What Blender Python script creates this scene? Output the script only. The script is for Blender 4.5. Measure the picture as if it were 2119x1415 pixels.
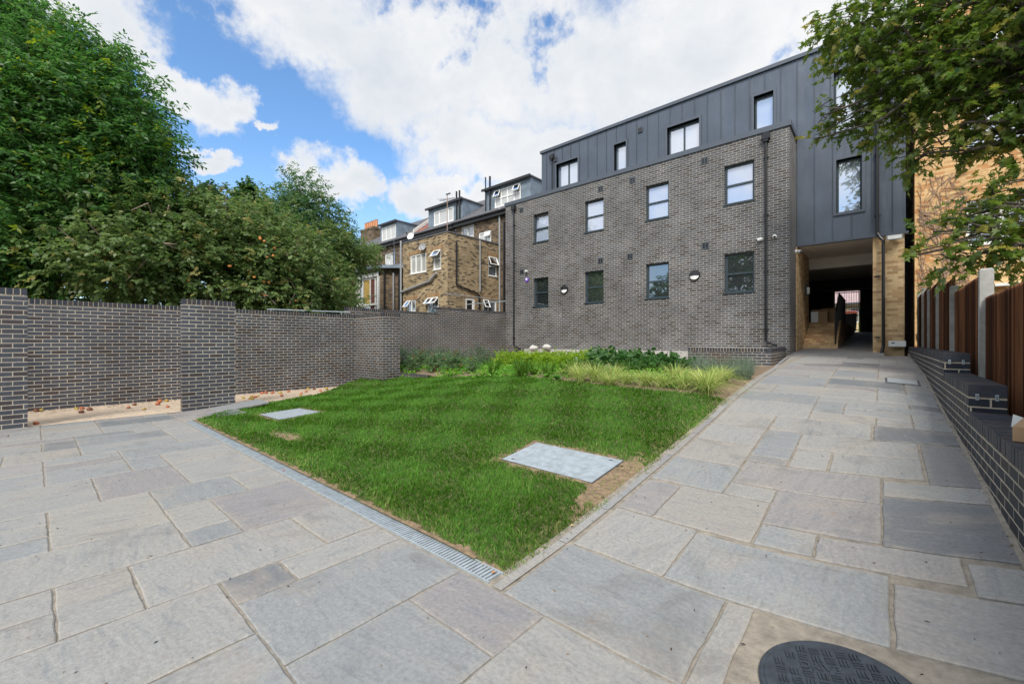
import bpy, math, random
import numpy as np
from mathutils import Vector
R_ = math.radians
scene = bpy.context.scene
for o in list(bpy.data.objects): bpy.data.objects.remove(o)
COL = scene.collection
random.seed(7); RNG = np.random.default_rng(11)

# ------------------------------------------------------------------ camera
F_PX, HEAD = 870.0, math.atan((1825 - 1059.5) / 870.0)
cam_d = bpy.data.cameras.new('camera'); cam = bpy.data.objects.new('camera', cam_d); COL.objects.link(cam)
cam_d.sensor_width = 36; cam_d.lens = F_PX / 2119 * 36; cam_d.clip_end = 3000; cam_d.clip_start = .05
cam.location = (0, 0, 1.37); cam.rotation_euler = (R_(90), 0, HEAD)
scene.camera = cam
scene.view_settings.view_transform = 'Standard'; scene.view_settings.look = 'None'
scene.view_settings.exposure = 0.55; scene.view_settings.gamma = 1
scene.render.resolution_x = 1024; scene.render.resolution_y = 683

# ------------------------------------------------------------------ sky with clouds
SUN_EL, SUN_AZ = R_(46), R_(150)          # azimuth clockwise from +Y
world = bpy.data.worlds.new('World'); scene.world = world; world.use_nodes = True
class NT:
    def __init__(s, nt): s.nt = nt
    def n(s, t, **k):
        nd = s.nt.nodes.new(t)
        for a, b in k.items(): setattr(nd, a, b)
        return nd
    def put(s, sock, v):
        if v is None: return
        if isinstance(v, bpy.types.NodeSocket): s.nt.links.new(v, sock)
        else: sock.default_value = v
    def m(s, op, a, b=None, c=None, clamp=False):
        nd = s.n('ShaderNodeMath', operation=op, use_clamp=clamp)
        for i, v in enumerate((a, b, c)): s.put(nd.inputs[i], v)
        return nd.outputs[0]
    def vm(s, op, a, b=None):
        nd = s.n('ShaderNodeVectorMath', operation=op)
        s.put(nd.inputs[0], a); s.put(nd.inputs[1], b)
        return nd.outputs['Value'] if op in ('DOT_PRODUCT', 'LENGTH') else nd.outputs[0]
    def mix(s, f, a, b, mode='MIX'):
        nd = s.n('ShaderNodeMix', data_type='RGBA', blend_type=mode)
        s.put(nd.inputs[0], f); s.put(nd.inputs[6], a); s.put(nd.inputs[7], b)
        return nd.outputs[2]
    def noise(s, vec, scale, detail=4, rough=.5, dist=0):
        nd = s.n('ShaderNodeTexNoise'); s.put(nd.inputs['Vector'], vec)
        nd.inputs['Scale'].default_value = scale; nd.inputs['Detail'].default_value = detail
        nd.inputs['Roughness'].default_value = rough; nd.inputs['Distortion'].default_value = dist
        return nd.outputs[0]
    def ramp(s, f, stops):
        nd = s.n('ShaderNodeValToRGB'); cr = nd.color_ramp
        while len(cr.elements) < len(stops): cr.elements.new(.5)
        for e, (p, c) in zip(cr.elements, stops):
            e.position = p; e.color = (*c, 1) if len(c) == 3 else c
        s.put(nd.inputs[0], f); return nd.outputs[0]
    def rng(s, v, a, b, c=0., d=1., smooth=True):
        nd = s.n('ShaderNodeMapRange', interpolation_type='SMOOTHSTEP' if smooth else 'LINEAR')
        s.put(nd.inputs[0], v)
        for i, q in enumerate((a, b, c, d)): nd.inputs[i + 1].default_value = q
        return nd.outputs[0]
W = NT(world.node_tree); W.nt.nodes.clear()
tc = W.n('ShaderNodeTexCoord'); d = W.vm('NORMALIZE', tc.outputs['Generated'])
fw = (-math.sin(HEAD), math.cos(HEAD), 0); rt = (math.cos(HEAD), math.sin(HEAD), 0)
df = W.vm('DOT_PRODUCT', d, fw); dr = W.vm('DOT_PRODUCT', d, rt); dz = W.vm('DOT_PRODUCT', d, (0, 0, 1))
az = W.m('ARCTAN2', dr, df); el = W.m('ARCSINE', dz)
warp = W.noise(d, 6.0, 7, .62); warp2 = W.noise(W.vm('ADD', d, (5, 3, 1)), 6.0, 7, .62)
az2 = W.m('ADD', az, W.m('MULTIPLY', W.m('SUBTRACT', warp, .5), .30))
el2 = W.m('ADD', el, W.m('MULTIPLY', W.m('SUBTRACT', warp2, .5), .26))
def sky_at(px, py):
    x = (px - 1059.5) / F_PX; z = (707.5 - py) / F_PX
    return math.atan(x), math.atan(z / math.hypot(1, x))
blobs = [(560,-30,230,120),(720,90,190,105),(880,190,190,110),(1010,110,300,190),(1240,170,260,170),(1480,90,300,220),(1800,60,330,300),
         (650,-160,330,150),(1100,-200,700,230),(1000,300,150,75),(1080,330,170,70),(880,390,75,55),(690,385,85,62),(640,365,40,35),(770,400,45,35),(960,410,110,50),
         (215,30,115,90),(260,110,70,50),(390,205,75,60),(450,250,62,55),(350,170,60,35),(545,275,25,18),(420,360,60,22),(60,-60,260,130)]
field = None
for (px, py, rx, ry) in blobs:
    a0, e0 = sky_at(px, py); a1, _ = sky_at(px + rx, py); ra = abs(a1 - a0)
    _, e1 = sky_at(px, py - ry); re = max(abs(e1 - e0), .01)
    u = W.m('MULTIPLY', W.m('SUBTRACT', az2, a0), 1 / ra); v = W.m('MULTIPLY', W.m('SUBTRACT', el2, e0), 1 / re)
    q = W.m('SUBTRACT', 1.25, W.m('ADD', W.m('MULTIPLY', u, u), W.m('MULTIPLY', v, v)))
    field = q if field is None else W.m('MAXIMUM', field, q)
field = W.m('MAXIMUM', field, -1.0)
gen = W.noise(d, 2.2, 6, .6)
out_side = W.rng(W.m('ABSOLUTE', az), 1.0, 1.35); high = W.rng(el, .75, 1.0)
genf = W.m('MULTIPLY', W.m('SUBTRACT', gen, .37), 7.0)
outw = W.m('MAXIMUM', out_side, high)
field = W.m('ADD', W.m('MULTIPLY', field, W.m('SUBTRACT', 1, outw)), W.m('MULTIPLY', genf, outw))
fine = W.m('MULTIPLY', W.m('SUBTRACT', W.noise(d, 20, 6, .65), .5), 1.1)
# a veil of thin holes inside the large bank
holes = W.m('MULTIPLY', W.rng(W.noise(W.vm('ADD', d, (9, 2, 4)), 4.2, 6, .6), .54, .70), -1.5)
fld = W.m('ADD', W.m('ADD', field, fine), holes)
mask = W.rng(fld, -.30, .95)
haze = W.rng(el, .0, .42, .34, 0.0)
mask = W.m('MAXIMUM', mask, haze)
sky = W.n('ShaderNodeTexSky', sky_type='NISHITA'); sky.sun_disc = False
sky.sun_elevation = SUN_EL; sky.sun_rotation = SUN_AZ; sky.dust_density = .6; sky.ozone_density = 2.0
skyc = W.mix(1.0, sky.outputs[0], (.80, 1.02, 1.15, 1), 'MULTIPLY')
bg1 = W.n('ShaderNodeBackground'); W.put(bg1.inputs[0], skyc); bg1.inputs[1].default_value = .15
cshade = W.m('ADD', W.m('MULTIPLY', W.rng(fld, .3, 2.2), -.10), W.m('MULTIPLY', W.noise(W.vm('MULTIPLY', d, (1, 1, 1.6)), 5, 6, .6), .30))
ccol = W.ramp(W.m('ADD', cshade, .45), [(.42, (.64, .70, .79)), (.55, (.84, .875, .92)), (.64, (1.0, 1.0, 1.0))])
bg2 = W.n('ShaderNodeBackground'); W.put(bg2.inputs[0], ccol); W.put(bg2.inputs[1], W.m('ADD', .66, W.m('MULTIPLY', outw, .35)))
mx = W.n('ShaderNodeMixShader'); W.put(mx.inputs[0], mask); W.put(mx.inputs[1], bg1.outputs[0]); W.put(mx.inputs[2], bg2.outputs[0])
wo = W.n('ShaderNodeOutputWorld'); W.put(wo.inputs[0], mx.outputs[0])

# ------------------------------------------------------------------ sun behind thin cloud
sl = bpy.data.lights.new('sun', 'SUN'); sl.energy = 2.7; sl.angle = R_(18); sl.color = (1, .95, .87)
so = bpy.data.objects.new('sun', sl); COL.objects.link(so)
sd = Vector((math.sin(SUN_AZ) * math.cos(SUN_EL), math.cos(SUN_AZ) * math.cos(SUN_EL), math.sin(SUN_EL)))
so.rotation_euler = sd.to_track_quat('Z', 'Y').to_euler(); so.location = sd * 60

# ------------------------------------------------------------------ materials
def mat(name):
    m = bpy.data.materials.new(name); m.use_nodes = True; n = NT(m.node_tree); n.nt.nodes.clear()
    p = n.n('ShaderNodeBsdfPrincipled'); o = n.n('ShaderNodeOutputMaterial'); n.nt.links.new(p.outputs[0], o.inputs[0])
    return m, n, p, o
def c4(c): return (*c, 1) if len(c) == 3 else c
def plain(name, col, rough=.6, metal=0., var=.12, scale=8, bump=0., spec=.5, zbump=0):
    m, n, p, o = mat(name)
    g = n.n('ShaderNodeNewGeometry'); nz = n.noise(g.outputs['Position'], scale, 5, .6)
    lo = tuple(x * (1 - var) for x in col); hi = tuple(min(1, x * (1 + var)) for x in col)
    n.put(p.inputs['Base Color'], n.ramp(nz, [(.3, lo), (.7, hi)]))
    p.inputs['Roughness'].default_value = rough; p.inputs['Metallic'].default_value = metal
    p.inputs['Specular IOR Level'].default_value = spec
    if bump:
        b = n.n('ShaderNodeBump'); b.inputs['Strength'].default_value = bump; b.inputs['Distance'].default_value = .01
        n.put(b.inputs['Height'], n.noise(g.outputs['Position'], scale * 6, 5, .6)); n.put(p.inputs['Normal'], b.outputs[0])
    if zbump:      # oil canning of thin sheet metal
        b = n.n('ShaderNodeBump'); b.inputs['Strength'].default_value = .5; b.inputs['Distance'].default_value = .03
        n.put(b.inputs['Height'], n.noise(n.vm('MULTIPLY', g.outputs['Position'], (2.2, 2.2, 1.2)), 1.2, 2, .5)); n.put(p.inputs['Normal'], b.outputs[0])
        n.put(p.inputs['Roughness'], n.rng(n.noise(n.vm('MULTIPLY', g.outputs['Position'], (6, 6, .5)), 1.3, 4, .6), .3, .7, rough-.05, rough+.14))
    return m
def brick(name, c1, c2, c3, mortar, rough=.5, msize=.006, bw=.225, rh=.075, stain=.0, odd=.5, bump=.6, patch=.25, spec=.5):
    m, n, p, o = mat(name)
    uv = n.n('ShaderNodeUVMap').outputs[0]
    wob = n.vm('MULTIPLY', n.vm('SUBTRACT', n.n('ShaderNodeTexNoise').outputs[1], (.5, .5, .5)), (.0, .0, 0))
    def bt(vec, a, b, mo):
        t = n.n('ShaderNodeTexBrick'); n.put(t.inputs['Vector'], vec); t.inputs['Scale'].default_value = 1
        t.offset = .5; t.squash = 1
        t.inputs['Mortar Size'].default_value = msize; t.inputs['Mortar Smooth'].default_value = .25; t.inputs['Bias'].default_value = 0
        t.inputs['Brick Width'].default_value = bw; t.inputs['Row Height'].default_value = rh
        t.inputs[1].default_value = c4(a); t.inputs[2].default_value = c4(b); t.inputs[3].default_value = c4(mo); return t
    t1 = bt(uv, c1, c2, mortar)
    t2 = bt(n.vm('ADD', uv, (bw * 14, rh * 22, 0)), (0, 0, 0), (1, 1, 1), (0, 0, 0))
    sel = n.rng(t2.outputs[0], odd, min(odd + .25, 1.0))
    t3 = bt(uv, c3, tuple(x * .8 for x in c3), mortar)
    col = n.mix(sel, t1.outputs[0], t3.outputs[0])
    g = n.n('ShaderNodeNewGeometry'); pos = g.outputs['Position']
    blot = n.rng(n.noise(pos, 1.1, 6, .65), .35, .7, 1 - patch, 1 + patch * .55)
    col = n.mix(1, col, n.n('ShaderNodeCombineXYZ').outputs[0], 'MULTIPLY') if False else col
    hv = n.n('ShaderNodeHueSaturation'); n.put(hv.inputs['Color'], col); n.put(hv.inputs['Value'], n.m('MULTIPLY', blot, n.rng(n.noise(pos, 45, 4, .6), .25, .75, .86, 1.14)))
    col = hv.outputs[0]
    if stain:
        sv = n.vm('MULTIPLY', pos, (5, 5, .9)); s1 = n.rng(n.noise(sv, 1.0, 5, .7), .60, .75)
        s2 = n.rng(n.noise(pos, .45, 3, .5), .5, .62)
        col = n.mix(n.m('MULTIPLY', n.m('MULTIPLY', s1, s2), stain), col, (.42, .41, .40, 1))
    n.put(p.inputs['Base Color'], col); p.inputs['Specular IOR Level'].default_value = spec
    n.put(p.inputs['Roughness'], n.m('ADD', n.m('MULTIPLY', t1.outputs['Fac'], .3), rough))
    b = n.n('ShaderNodeBump'); b.inputs['Strength'].default_value = bump; b.inputs['Distance'].default_value = .006
    h = n.m('ADD', n.m('SUBTRACT', 1, t1.outputs['Fac']), n.m('MULTIPLY', n.noise(pos, 60, 4, .6), .35))
    n.put(b.inputs['Height'], h); n.put(p.inputs['Normal'], b.outputs[0])
    return m
def island(name, stops, rough=.5, streak=None, bump=.3, spec=.5):
    m, n, p, o = mat(name)
    g = n.n('ShaderNodeNewGeometry'); r = g.outputs['Random Per Island']
    col = n.ramp(r, stops); pos = g.outputs['Position']
    f = n.rng(n.noise(pos, 30, 5, .65), .25, .75, .8, 1.2)
    hv = n.n('ShaderNodeHueSaturation'); n.put(hv.inputs['Color'], col); n.put(hv.inputs['Value'], f)
    n.put(p.inputs['Base Color'], hv.outputs[0]); p.inputs['Roughness'].default_value = rough
    p.inputs['Specular IOR Level'].default_value = spec
    b = n.n('ShaderNodeBump'); b.inputs['Strength'].default_value = bump; b.inputs['Distance'].default_value = .004
    n.put(b.inputs['Height'], n.noise(pos, 60, 5, .6)); n.put(p.inputs['Normal'], b.outputs[0])
    return m
M = {}
MORT = (.46, .405, .325)
M['brick'] = brick('blue_brindle_brick', (.048, .056, .074), (.070, .073, .086), (.058, .046, .047), MORT, .42, .0066, stain=.75, odd=.66)
M['brick_ramp'] = brick('dark_blue_engineering_brick', (.020, .026, .040), (.034, .038, .050), (.042, .036, .040), (.50, .44, .35), .55, .0066, stain=.3, odd=.7, spec=.22)
M['brick_main'] = brick('brown_brindle_brick', (.070, .075, .088), (.096, .094, .099), (.052, .045, .046), (.45, .41, .345), .45, .0066, stain=.6, odd=.60)
M['brick_yel'] = brick('buff_passage_brick', (.58, .38, .19), (.72, .52, .28), (.50, .30, .14), (.45, .36, .25), .8, .004, odd=.6, bump=.4, patch=.15)
M['brick_yel2'] = brick('orange_buff_brick', (.62, .38, .165), (.72, .48, .23), (.56, .27, .09), (.45, .34, .22), .8, .004, odd=.6, bump=.4, patch=.12)
M['brick_stock'] = brick('london_stock_brick', (.27, .19, .10), (.44, .335, .20), (.070, .052, .036), (.36, .29, .19), .85, .006, odd=.64, bump=.4)
M['brick_old'] = brick('sooty_stock_brick', (.13, .085, .048), (.20, .135, .075), (.05, .036, .026), (.22, .18, .13), .85, .005, odd=.5, bump=.4)
M['coping'] = island('coping_brick', [(0, (.026, .032, .046)), (.5, (.042, .046, .060)), (.8, (.058, .056, .062)), (1, (.048, .040, .040))], .55, spec=.28)
M['mortar'] = plain('mortar', (.43, .37, .27), .9, var=.15, scale=20, bump=.3)
M['joint'] = plain('paving_joint', (.25,.22,.18), .95, var=.3, scale=16, bump=.5)
M['zinc'] = plain('grey_zinc', (.086, .104, .134), .36, .3, .14, 1.1, zbump=1)
M['zinc_trim'] = plain('grey_zinc_trim', (.085, .10, .125), .45, .25, .08, 2)
M['lead'] = plain('weathered_lead', (.17, .215, .26), .6, .1, .25, 2.5)
M['anthracite'] = plain('anthracite_frame', (.030, .048, .060), .4, 0, .06)
M['white'] = plain('white_upvc', (.78, .78, .76), .4, 0, .05)
M['oldwhite'] = plain('weathered_white_timber', (.58, .57, .53), .7, 0, .25, 12)
M['black'] = plain('black_plastic', (.012, .012, .014), .3, 0, .1)
M['blackmetal'] = plain('black_paint', (.010, .010, .011), .45, 0, .1)
M['grey'] = plain('grey_plastic', (.30, .31, .32), .5, 0, .1)
M['dkgrey'] = plain('dark_grey_plastic', (.06, .07, .08), .5, 0, .1)
M['galv'] = plain('galvanised_steel', (.40, .45, .485), .45, .35, .22, 14)
M['concrete'] = plain('concrete', (.42, .41, .38), .9, 0, .2, 9, .4)
M['soffit'] = plain('painted_soffit', (.82, .77, .69), .85, 0, .05)
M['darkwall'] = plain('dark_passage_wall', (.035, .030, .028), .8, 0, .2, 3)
M['slate'] = island('slate_roof', [(0, (.075, .075, .085)), (.5, (.10, .10, .11)), (1, (.13, .125, .13))], .7)
M['roofgrey'] = plain('slate_slope', (.115, .115, .125), .7, 0, .25, 5, .3)
M['redtile'] = plain('red_tile', (.25, .09, .06), .8, 0, .3, 10)
M['terracotta'] = plain('terracotta', (.50, .23, .11), .8, 0, .2, 6)
M['sand'] = plain('pale_sand', (.46, .365, .27), .95, 0, .18, 7, .6)
M['soil'] = plain('bare_soil', (.19, .135, .088), .95, 0, .4, 9, .8)
M['lawnsoil'] = plain('lawn_thatch', (.10, .105, .035), .95, 0, .5, 14, .8)
M['terrain'] = plain('rough_ground', (.16, .14, .10), .95, 0, .4, .6)
M['asphalt'] = plain('asphalt', (.06, .06, .06), .9, 0, .2, 4)
M['bark'] = plain('bark', (.085, .070, .055), .9, 0, .35, 9, .7)
M['twig'] = plain('dead_vine', (.33, .24, .19), .9, 0, .2, 9)
M['concpost'] = plain('concrete_post', (.30, .295, .275), .9, 0, .22, 7, .4)
M['card'] = plain('cardboard', (.42, .27, .15), .85, 0, .12, 5)
M['cream'] = plain('cream_render', (.62, .50, .28), .8, 0, .08)
M['pinkroof'] = plain('pinkish_tiles', (.36, .26, .26), .8, 0, .2, 6)
M['orange'] = plain('orange_lid', (.75, .10, .02), .4, 0, .05)
M['yellow'] = plain('yellow_strip', (.62, .60, .06), .5, 0, .05)
M['red'] = plain('printed_red', (.5, .03, .05), .5, 0, .05)
M['purple'] = plain('violet_plastic', (.16, .08, .42), .5, 0, .1)
M['gravel'] = plain('white_stone', (.46, .45, .42), .9, 0, .2, 8, .5)
M['lampwhite'] = plain('opal_diffuser', (.80, .80, .78), .35, 0, .03)
M['curtain'] = plain('ochre_curtain', (.34, .22, .05), .9, 0, .15)
M['curtain2'] = plain('maroon_curtain', (.10, .03, .02), .9, 0, .15)
# timber fence boards
m, n, p, o = mat('brown_fence_board'); g = n.n('ShaderNodeNewGeometry')
col = n.ramp(g.outputs['Random Per Island'], [(0, (.038, .016, .008)), (.45, (.105, .040, .018)), (1, (.25, .11, .05))])
gr = n.noise(n.vm('MULTIPLY', g.outputs['Position'], (30, 30, 1.6)), 1, 5, .6)
n.put(p.inputs['Base Color'], n.mix(n.rng(gr, .35, .75, 0, .6), col, (.030, .014, .008, 1))); p.inputs['Roughness'].default_value = .8; p.inputs['Specular IOR Level'].default_value = .25
M['board'] = m
# glass: a coated pane in front of a blind, a dark room or a painted sky tone
def glass(name, back, refl, rough=.02):
    m, n, p, o = mat(name)
    p.inputs['Base Color'].default_value = c4(back); p.inputs['Roughness'].default_value = .5
    gl = n.n('ShaderNodeBsdfGlossy'); gl.inputs['Color'].default_value = (.93, .95, 1, 1); gl.inputs['Roughness'].default_value = rough
    g = n.n('ShaderNodeNewGeometry'); b = n.n('ShaderNodeBump'); b.inputs['Strength'].default_value = .03; b.inputs['Distance'].default_value = .05
    n.put(b.inputs['Height'], n.noise(g.outputs['Position'], 1.3, 2, .5)); n.put(gl.inputs['Normal'], b.outputs[0])
    ms = n.n('ShaderNodeMixShader'); fr = n.n('ShaderNodeFresnel'); fr.inputs[0].default_value = 1.5
    n.put(ms.inputs[0], n.m('ADD', fr.outputs[0], refl, clamp=True)); n.put(ms.inputs[1], p.outputs[0]); n.put(ms.inputs[2], gl.outputs[0])
    n.nt.links.new(ms.outputs[0], o.inputs[0]); return m
M['glass_up'] = glass('pane_with_blind', (.33, .38, .50), .22)
M['glass_dk'] = glass('pane_dark_room', (.008, .012, .014), .20)
M['glass_zinc'] = glass('pane_painted_sky', (.27, .32, .41), .36)  # pale blue base colour stands in for reflected sky
M['glass_old'] = glass('pane_net_curtain', (.10, .12, .13), .15, .05)
M['glass_cur'] = glass('pane_pale_curtain', (.42, .42, .40), .08, .05)
# sandstone slabs
m, n, p, o = mat('sawn_sandstone'); g = n.n('ShaderNodeNewGeometry'); rnd = g.outputs['Random Per Island']; uv = n.n('ShaderNodeUVMap').outputs[0]
base = n.ramp(rnd, [(0, (.265, .28, .29)), (.18, (.315, .325, .325)), (.20, (.34, .335, .32)), (.40, (.36, .35, .33)), (.42, (.325, .305, .295)), (.54, (.285, .27, .272)), (.56, (.37, .35, .315)), (.78, (.315, .322, .322)), (.84, (.165, .185, .20)), (.89, (.225, .22, .225)), (.92, (.35, .33, .30))])
base.node.color_ramp.interpolation = 'LINEAR'
st = n.noise(n.vm('MULTIPLY', uv, (1.3, 9, 1)), 2.2, 7, .62, .6)
big = n.noise(uv, 1.7, 5, .6, .4); finen = n.noise(uv, 45, 6, .7)
c = n.mix(n.rng(st, .52, .76, 0, .34), base, (.43, .405, .36, 1)); c = n.mix(n.rng(st, .26, .50, .50, 0), c, (.19, .215, .245, 1))
st2 = n.noise(n.vm('MULTIPLY', uv, (3, 26, 1)), 2.0, 6, .7, .8); c = n.mix(n.rng(st2, .54, .70, 0, .16), c, (.46, .45, .43, 1)); c = n.mix(n.rng(st2, .30, .45, .16, 0), c, (.17, .18, .20, 1))
c = n.mix(n.rng(big, .50, .68, 0, .44), c, (.40, .345, .285, 1))
cn = n.noise(n.vm('MULTIPLY', uv, (1, 1.9, 1)), 2.4, 5, .55, 1.0); cl = n.m('MULTIPLY', n.rng(n.m('ABSOLUTE', n.m('SUBTRACT', n.m('FRACT', n.m('MULTIPLY', cn, 4.0)), .5)), .0, .055, 1, 0), n.rng(n.noise(uv, 1.9, 4, .6), .50, .62)); c = n.mix(n.m('MULTIPLY', cl, .16), c, (.46, .43, .38, 1))
ea = n.n('ShaderNodeAttribute'); ea.attribute_name = 'edge'; ef = n.m('MULTIPLY', n.m('POWER', ea.outputs['Fac'], 1.6), n.rng(n.noise(uv, 7, 6, .75), .38, .66)); c = n.mix(n.m('MULTIPLY', ef, .50), c, (.45, .40, .33, 1))
c = n.mix(n.rng(n.noise(n.vm('MULTIPLY', uv, (1, 3, 1)), 6, 7, .75, 1.5), .54, .62, 0, .30), c, (.20, .21, .225, 1))
rust = n.m('MULTIPLY', n.rng(n.noise(uv, 2.6, 5, .7), .58, .70), n.rng(n.noise(uv, 24, 5, .75), .42, .66)); c = n.mix(n.m('MULTIPLY', rust, .68), c, (.30, .19, .13, 1))
hv = n.n('ShaderNodeHueSaturation'); n.put(hv.inputs['Color'], c); n.put(hv.inputs['Value'], n.rng(finen, .2, .8, .64, .97)); hv.inputs['Saturation'].default_value = .92; c = hv.outputs[0]
dk = n.m('MULTIPLY', n.rng(n.noise(uv, 1.4, 6, .7, .8), .52, .70), .42); c = n.mix(dk, c, (.13, .125, .12, 1))
spk = n.rng(n.noise(uv, 70, 2, .5), .735, .76); c = n.mix(n.m('MULTIPLY', spk, .7), c, (.05, .045, .04, 1))
n.put(p.inputs['Base Color'], c); p.inputs['Roughness'].default_value = .62; p.inputs['Specular IOR Level'].default_value = .4
edge = n.noise(n.vm('MULTIPLY', uv, (1, 2.2, 1)), 3.2, 3, .5, 1.2); terr = n.m('ADD', n.m('MULTIPLY', n.m('FRACT', n.m('MULTIPLY', cn, 4.0)), .14), n.m('SNAP', n.m('MULTIPLY', edge, 1.0), .12))
b = n.n('ShaderNodeBump'); b.inputs['Strength'].default_value = .6; b.inputs['Distance'].default_value = .018
n.put(b.inputs['Height'], n.m('ADD', n.m('MULTIPLY', terr, .9), n.m('ADD', n.m('MULTIPLY', n.noise(uv, 9, 6, .65), .35), n.m('MULTIPLY', finen, .10)))); n.put(p.inputs['Normal'], b.outputs[0])
M['slab'] = m
# foliage with a vertex colour
def leafmat(name, rough=.45, trans=.46, spec=.4):
    m, n, p, o = mat(name)
    a = n.n('ShaderNodeVertexColor'); a.layer_name = 'col'
    n.put(p.inputs['Base Color'], a.outputs[0]); p.inputs['Roughness'].default_value = rough; p.inputs['Specular IOR Level'].default_value = spec
    t = n.n('ShaderNodeBsdfTranslucent'); hv = n.n('ShaderNodeHueSaturation'); hv.inputs['Value'].default_value = 1.5; hv.inputs['Saturation'].default_value = 1.1
    n.put(hv.inputs['Color'], a.outputs[0]); n.put(t.inputs[0], hv.outputs[0])
    ms = n.n('ShaderNodeMixShader'); ms.inputs[0].default_value = trans; n.put(ms.inputs[1], p.outputs[0]); n.put(ms.inputs[2], t.outputs[0])
    n.nt.links.new(ms.outputs[0], o.inputs[0]); return m
M['leaf'] = leafmat('leaf'); M['leafgloss'] = leafmat('glossy_leaf', .35, .46, .5); M['blade'] = leafmat('grass_blade', .6, .3, .2)
# manhole rubber
M['cover'] = plain('worn_black_composite', (.034, .041, .053), .42, 0, .35, 25, .2)

# ------------------------------------------------------------------ mesh helpers
ORG = {}
def _link(o, parent, loc):
    COL.objects.link(o)
    if parent is not None: o.parent = parent; ORG[o.name] = ORG[parent.name]
    else: o.location = loc; ORG[o.name] = Vector(loc)
def tag(o, label=None, cat=None, group=None, kind=None):
    if label: o['label'] = label
    if cat: o['category'] = cat
    if group: o['group'] = group
    if kind: o['kind'] = kind
    return o
def thing(name, label, cat, loc, group=None):
    o = bpy.data.objects.new(name, None); COL.objects.link(o); o.location = loc; o.empty_display_size = .2
    ORG[o.name] = Vector(loc); return tag(o, label, cat, group)
def dup(root, loc=None, rotz=None, scale=None, label=None):
    def rec(o, par):
        c = o.copy(); COL.objects.link(c); c.parent = par
        for ch in [x for x in o.children]: rec(ch, c)
        return c
    r = rec(root, None)
    if loc is not None: r.location = loc
    if rotz is not None: r.rotation_euler[2] = rotz
    if scale is not None: r.scale = (scale,) * 3
    if label: r['label'] = label
    ORG[r.name] = Vector(r.location); return r
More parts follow.
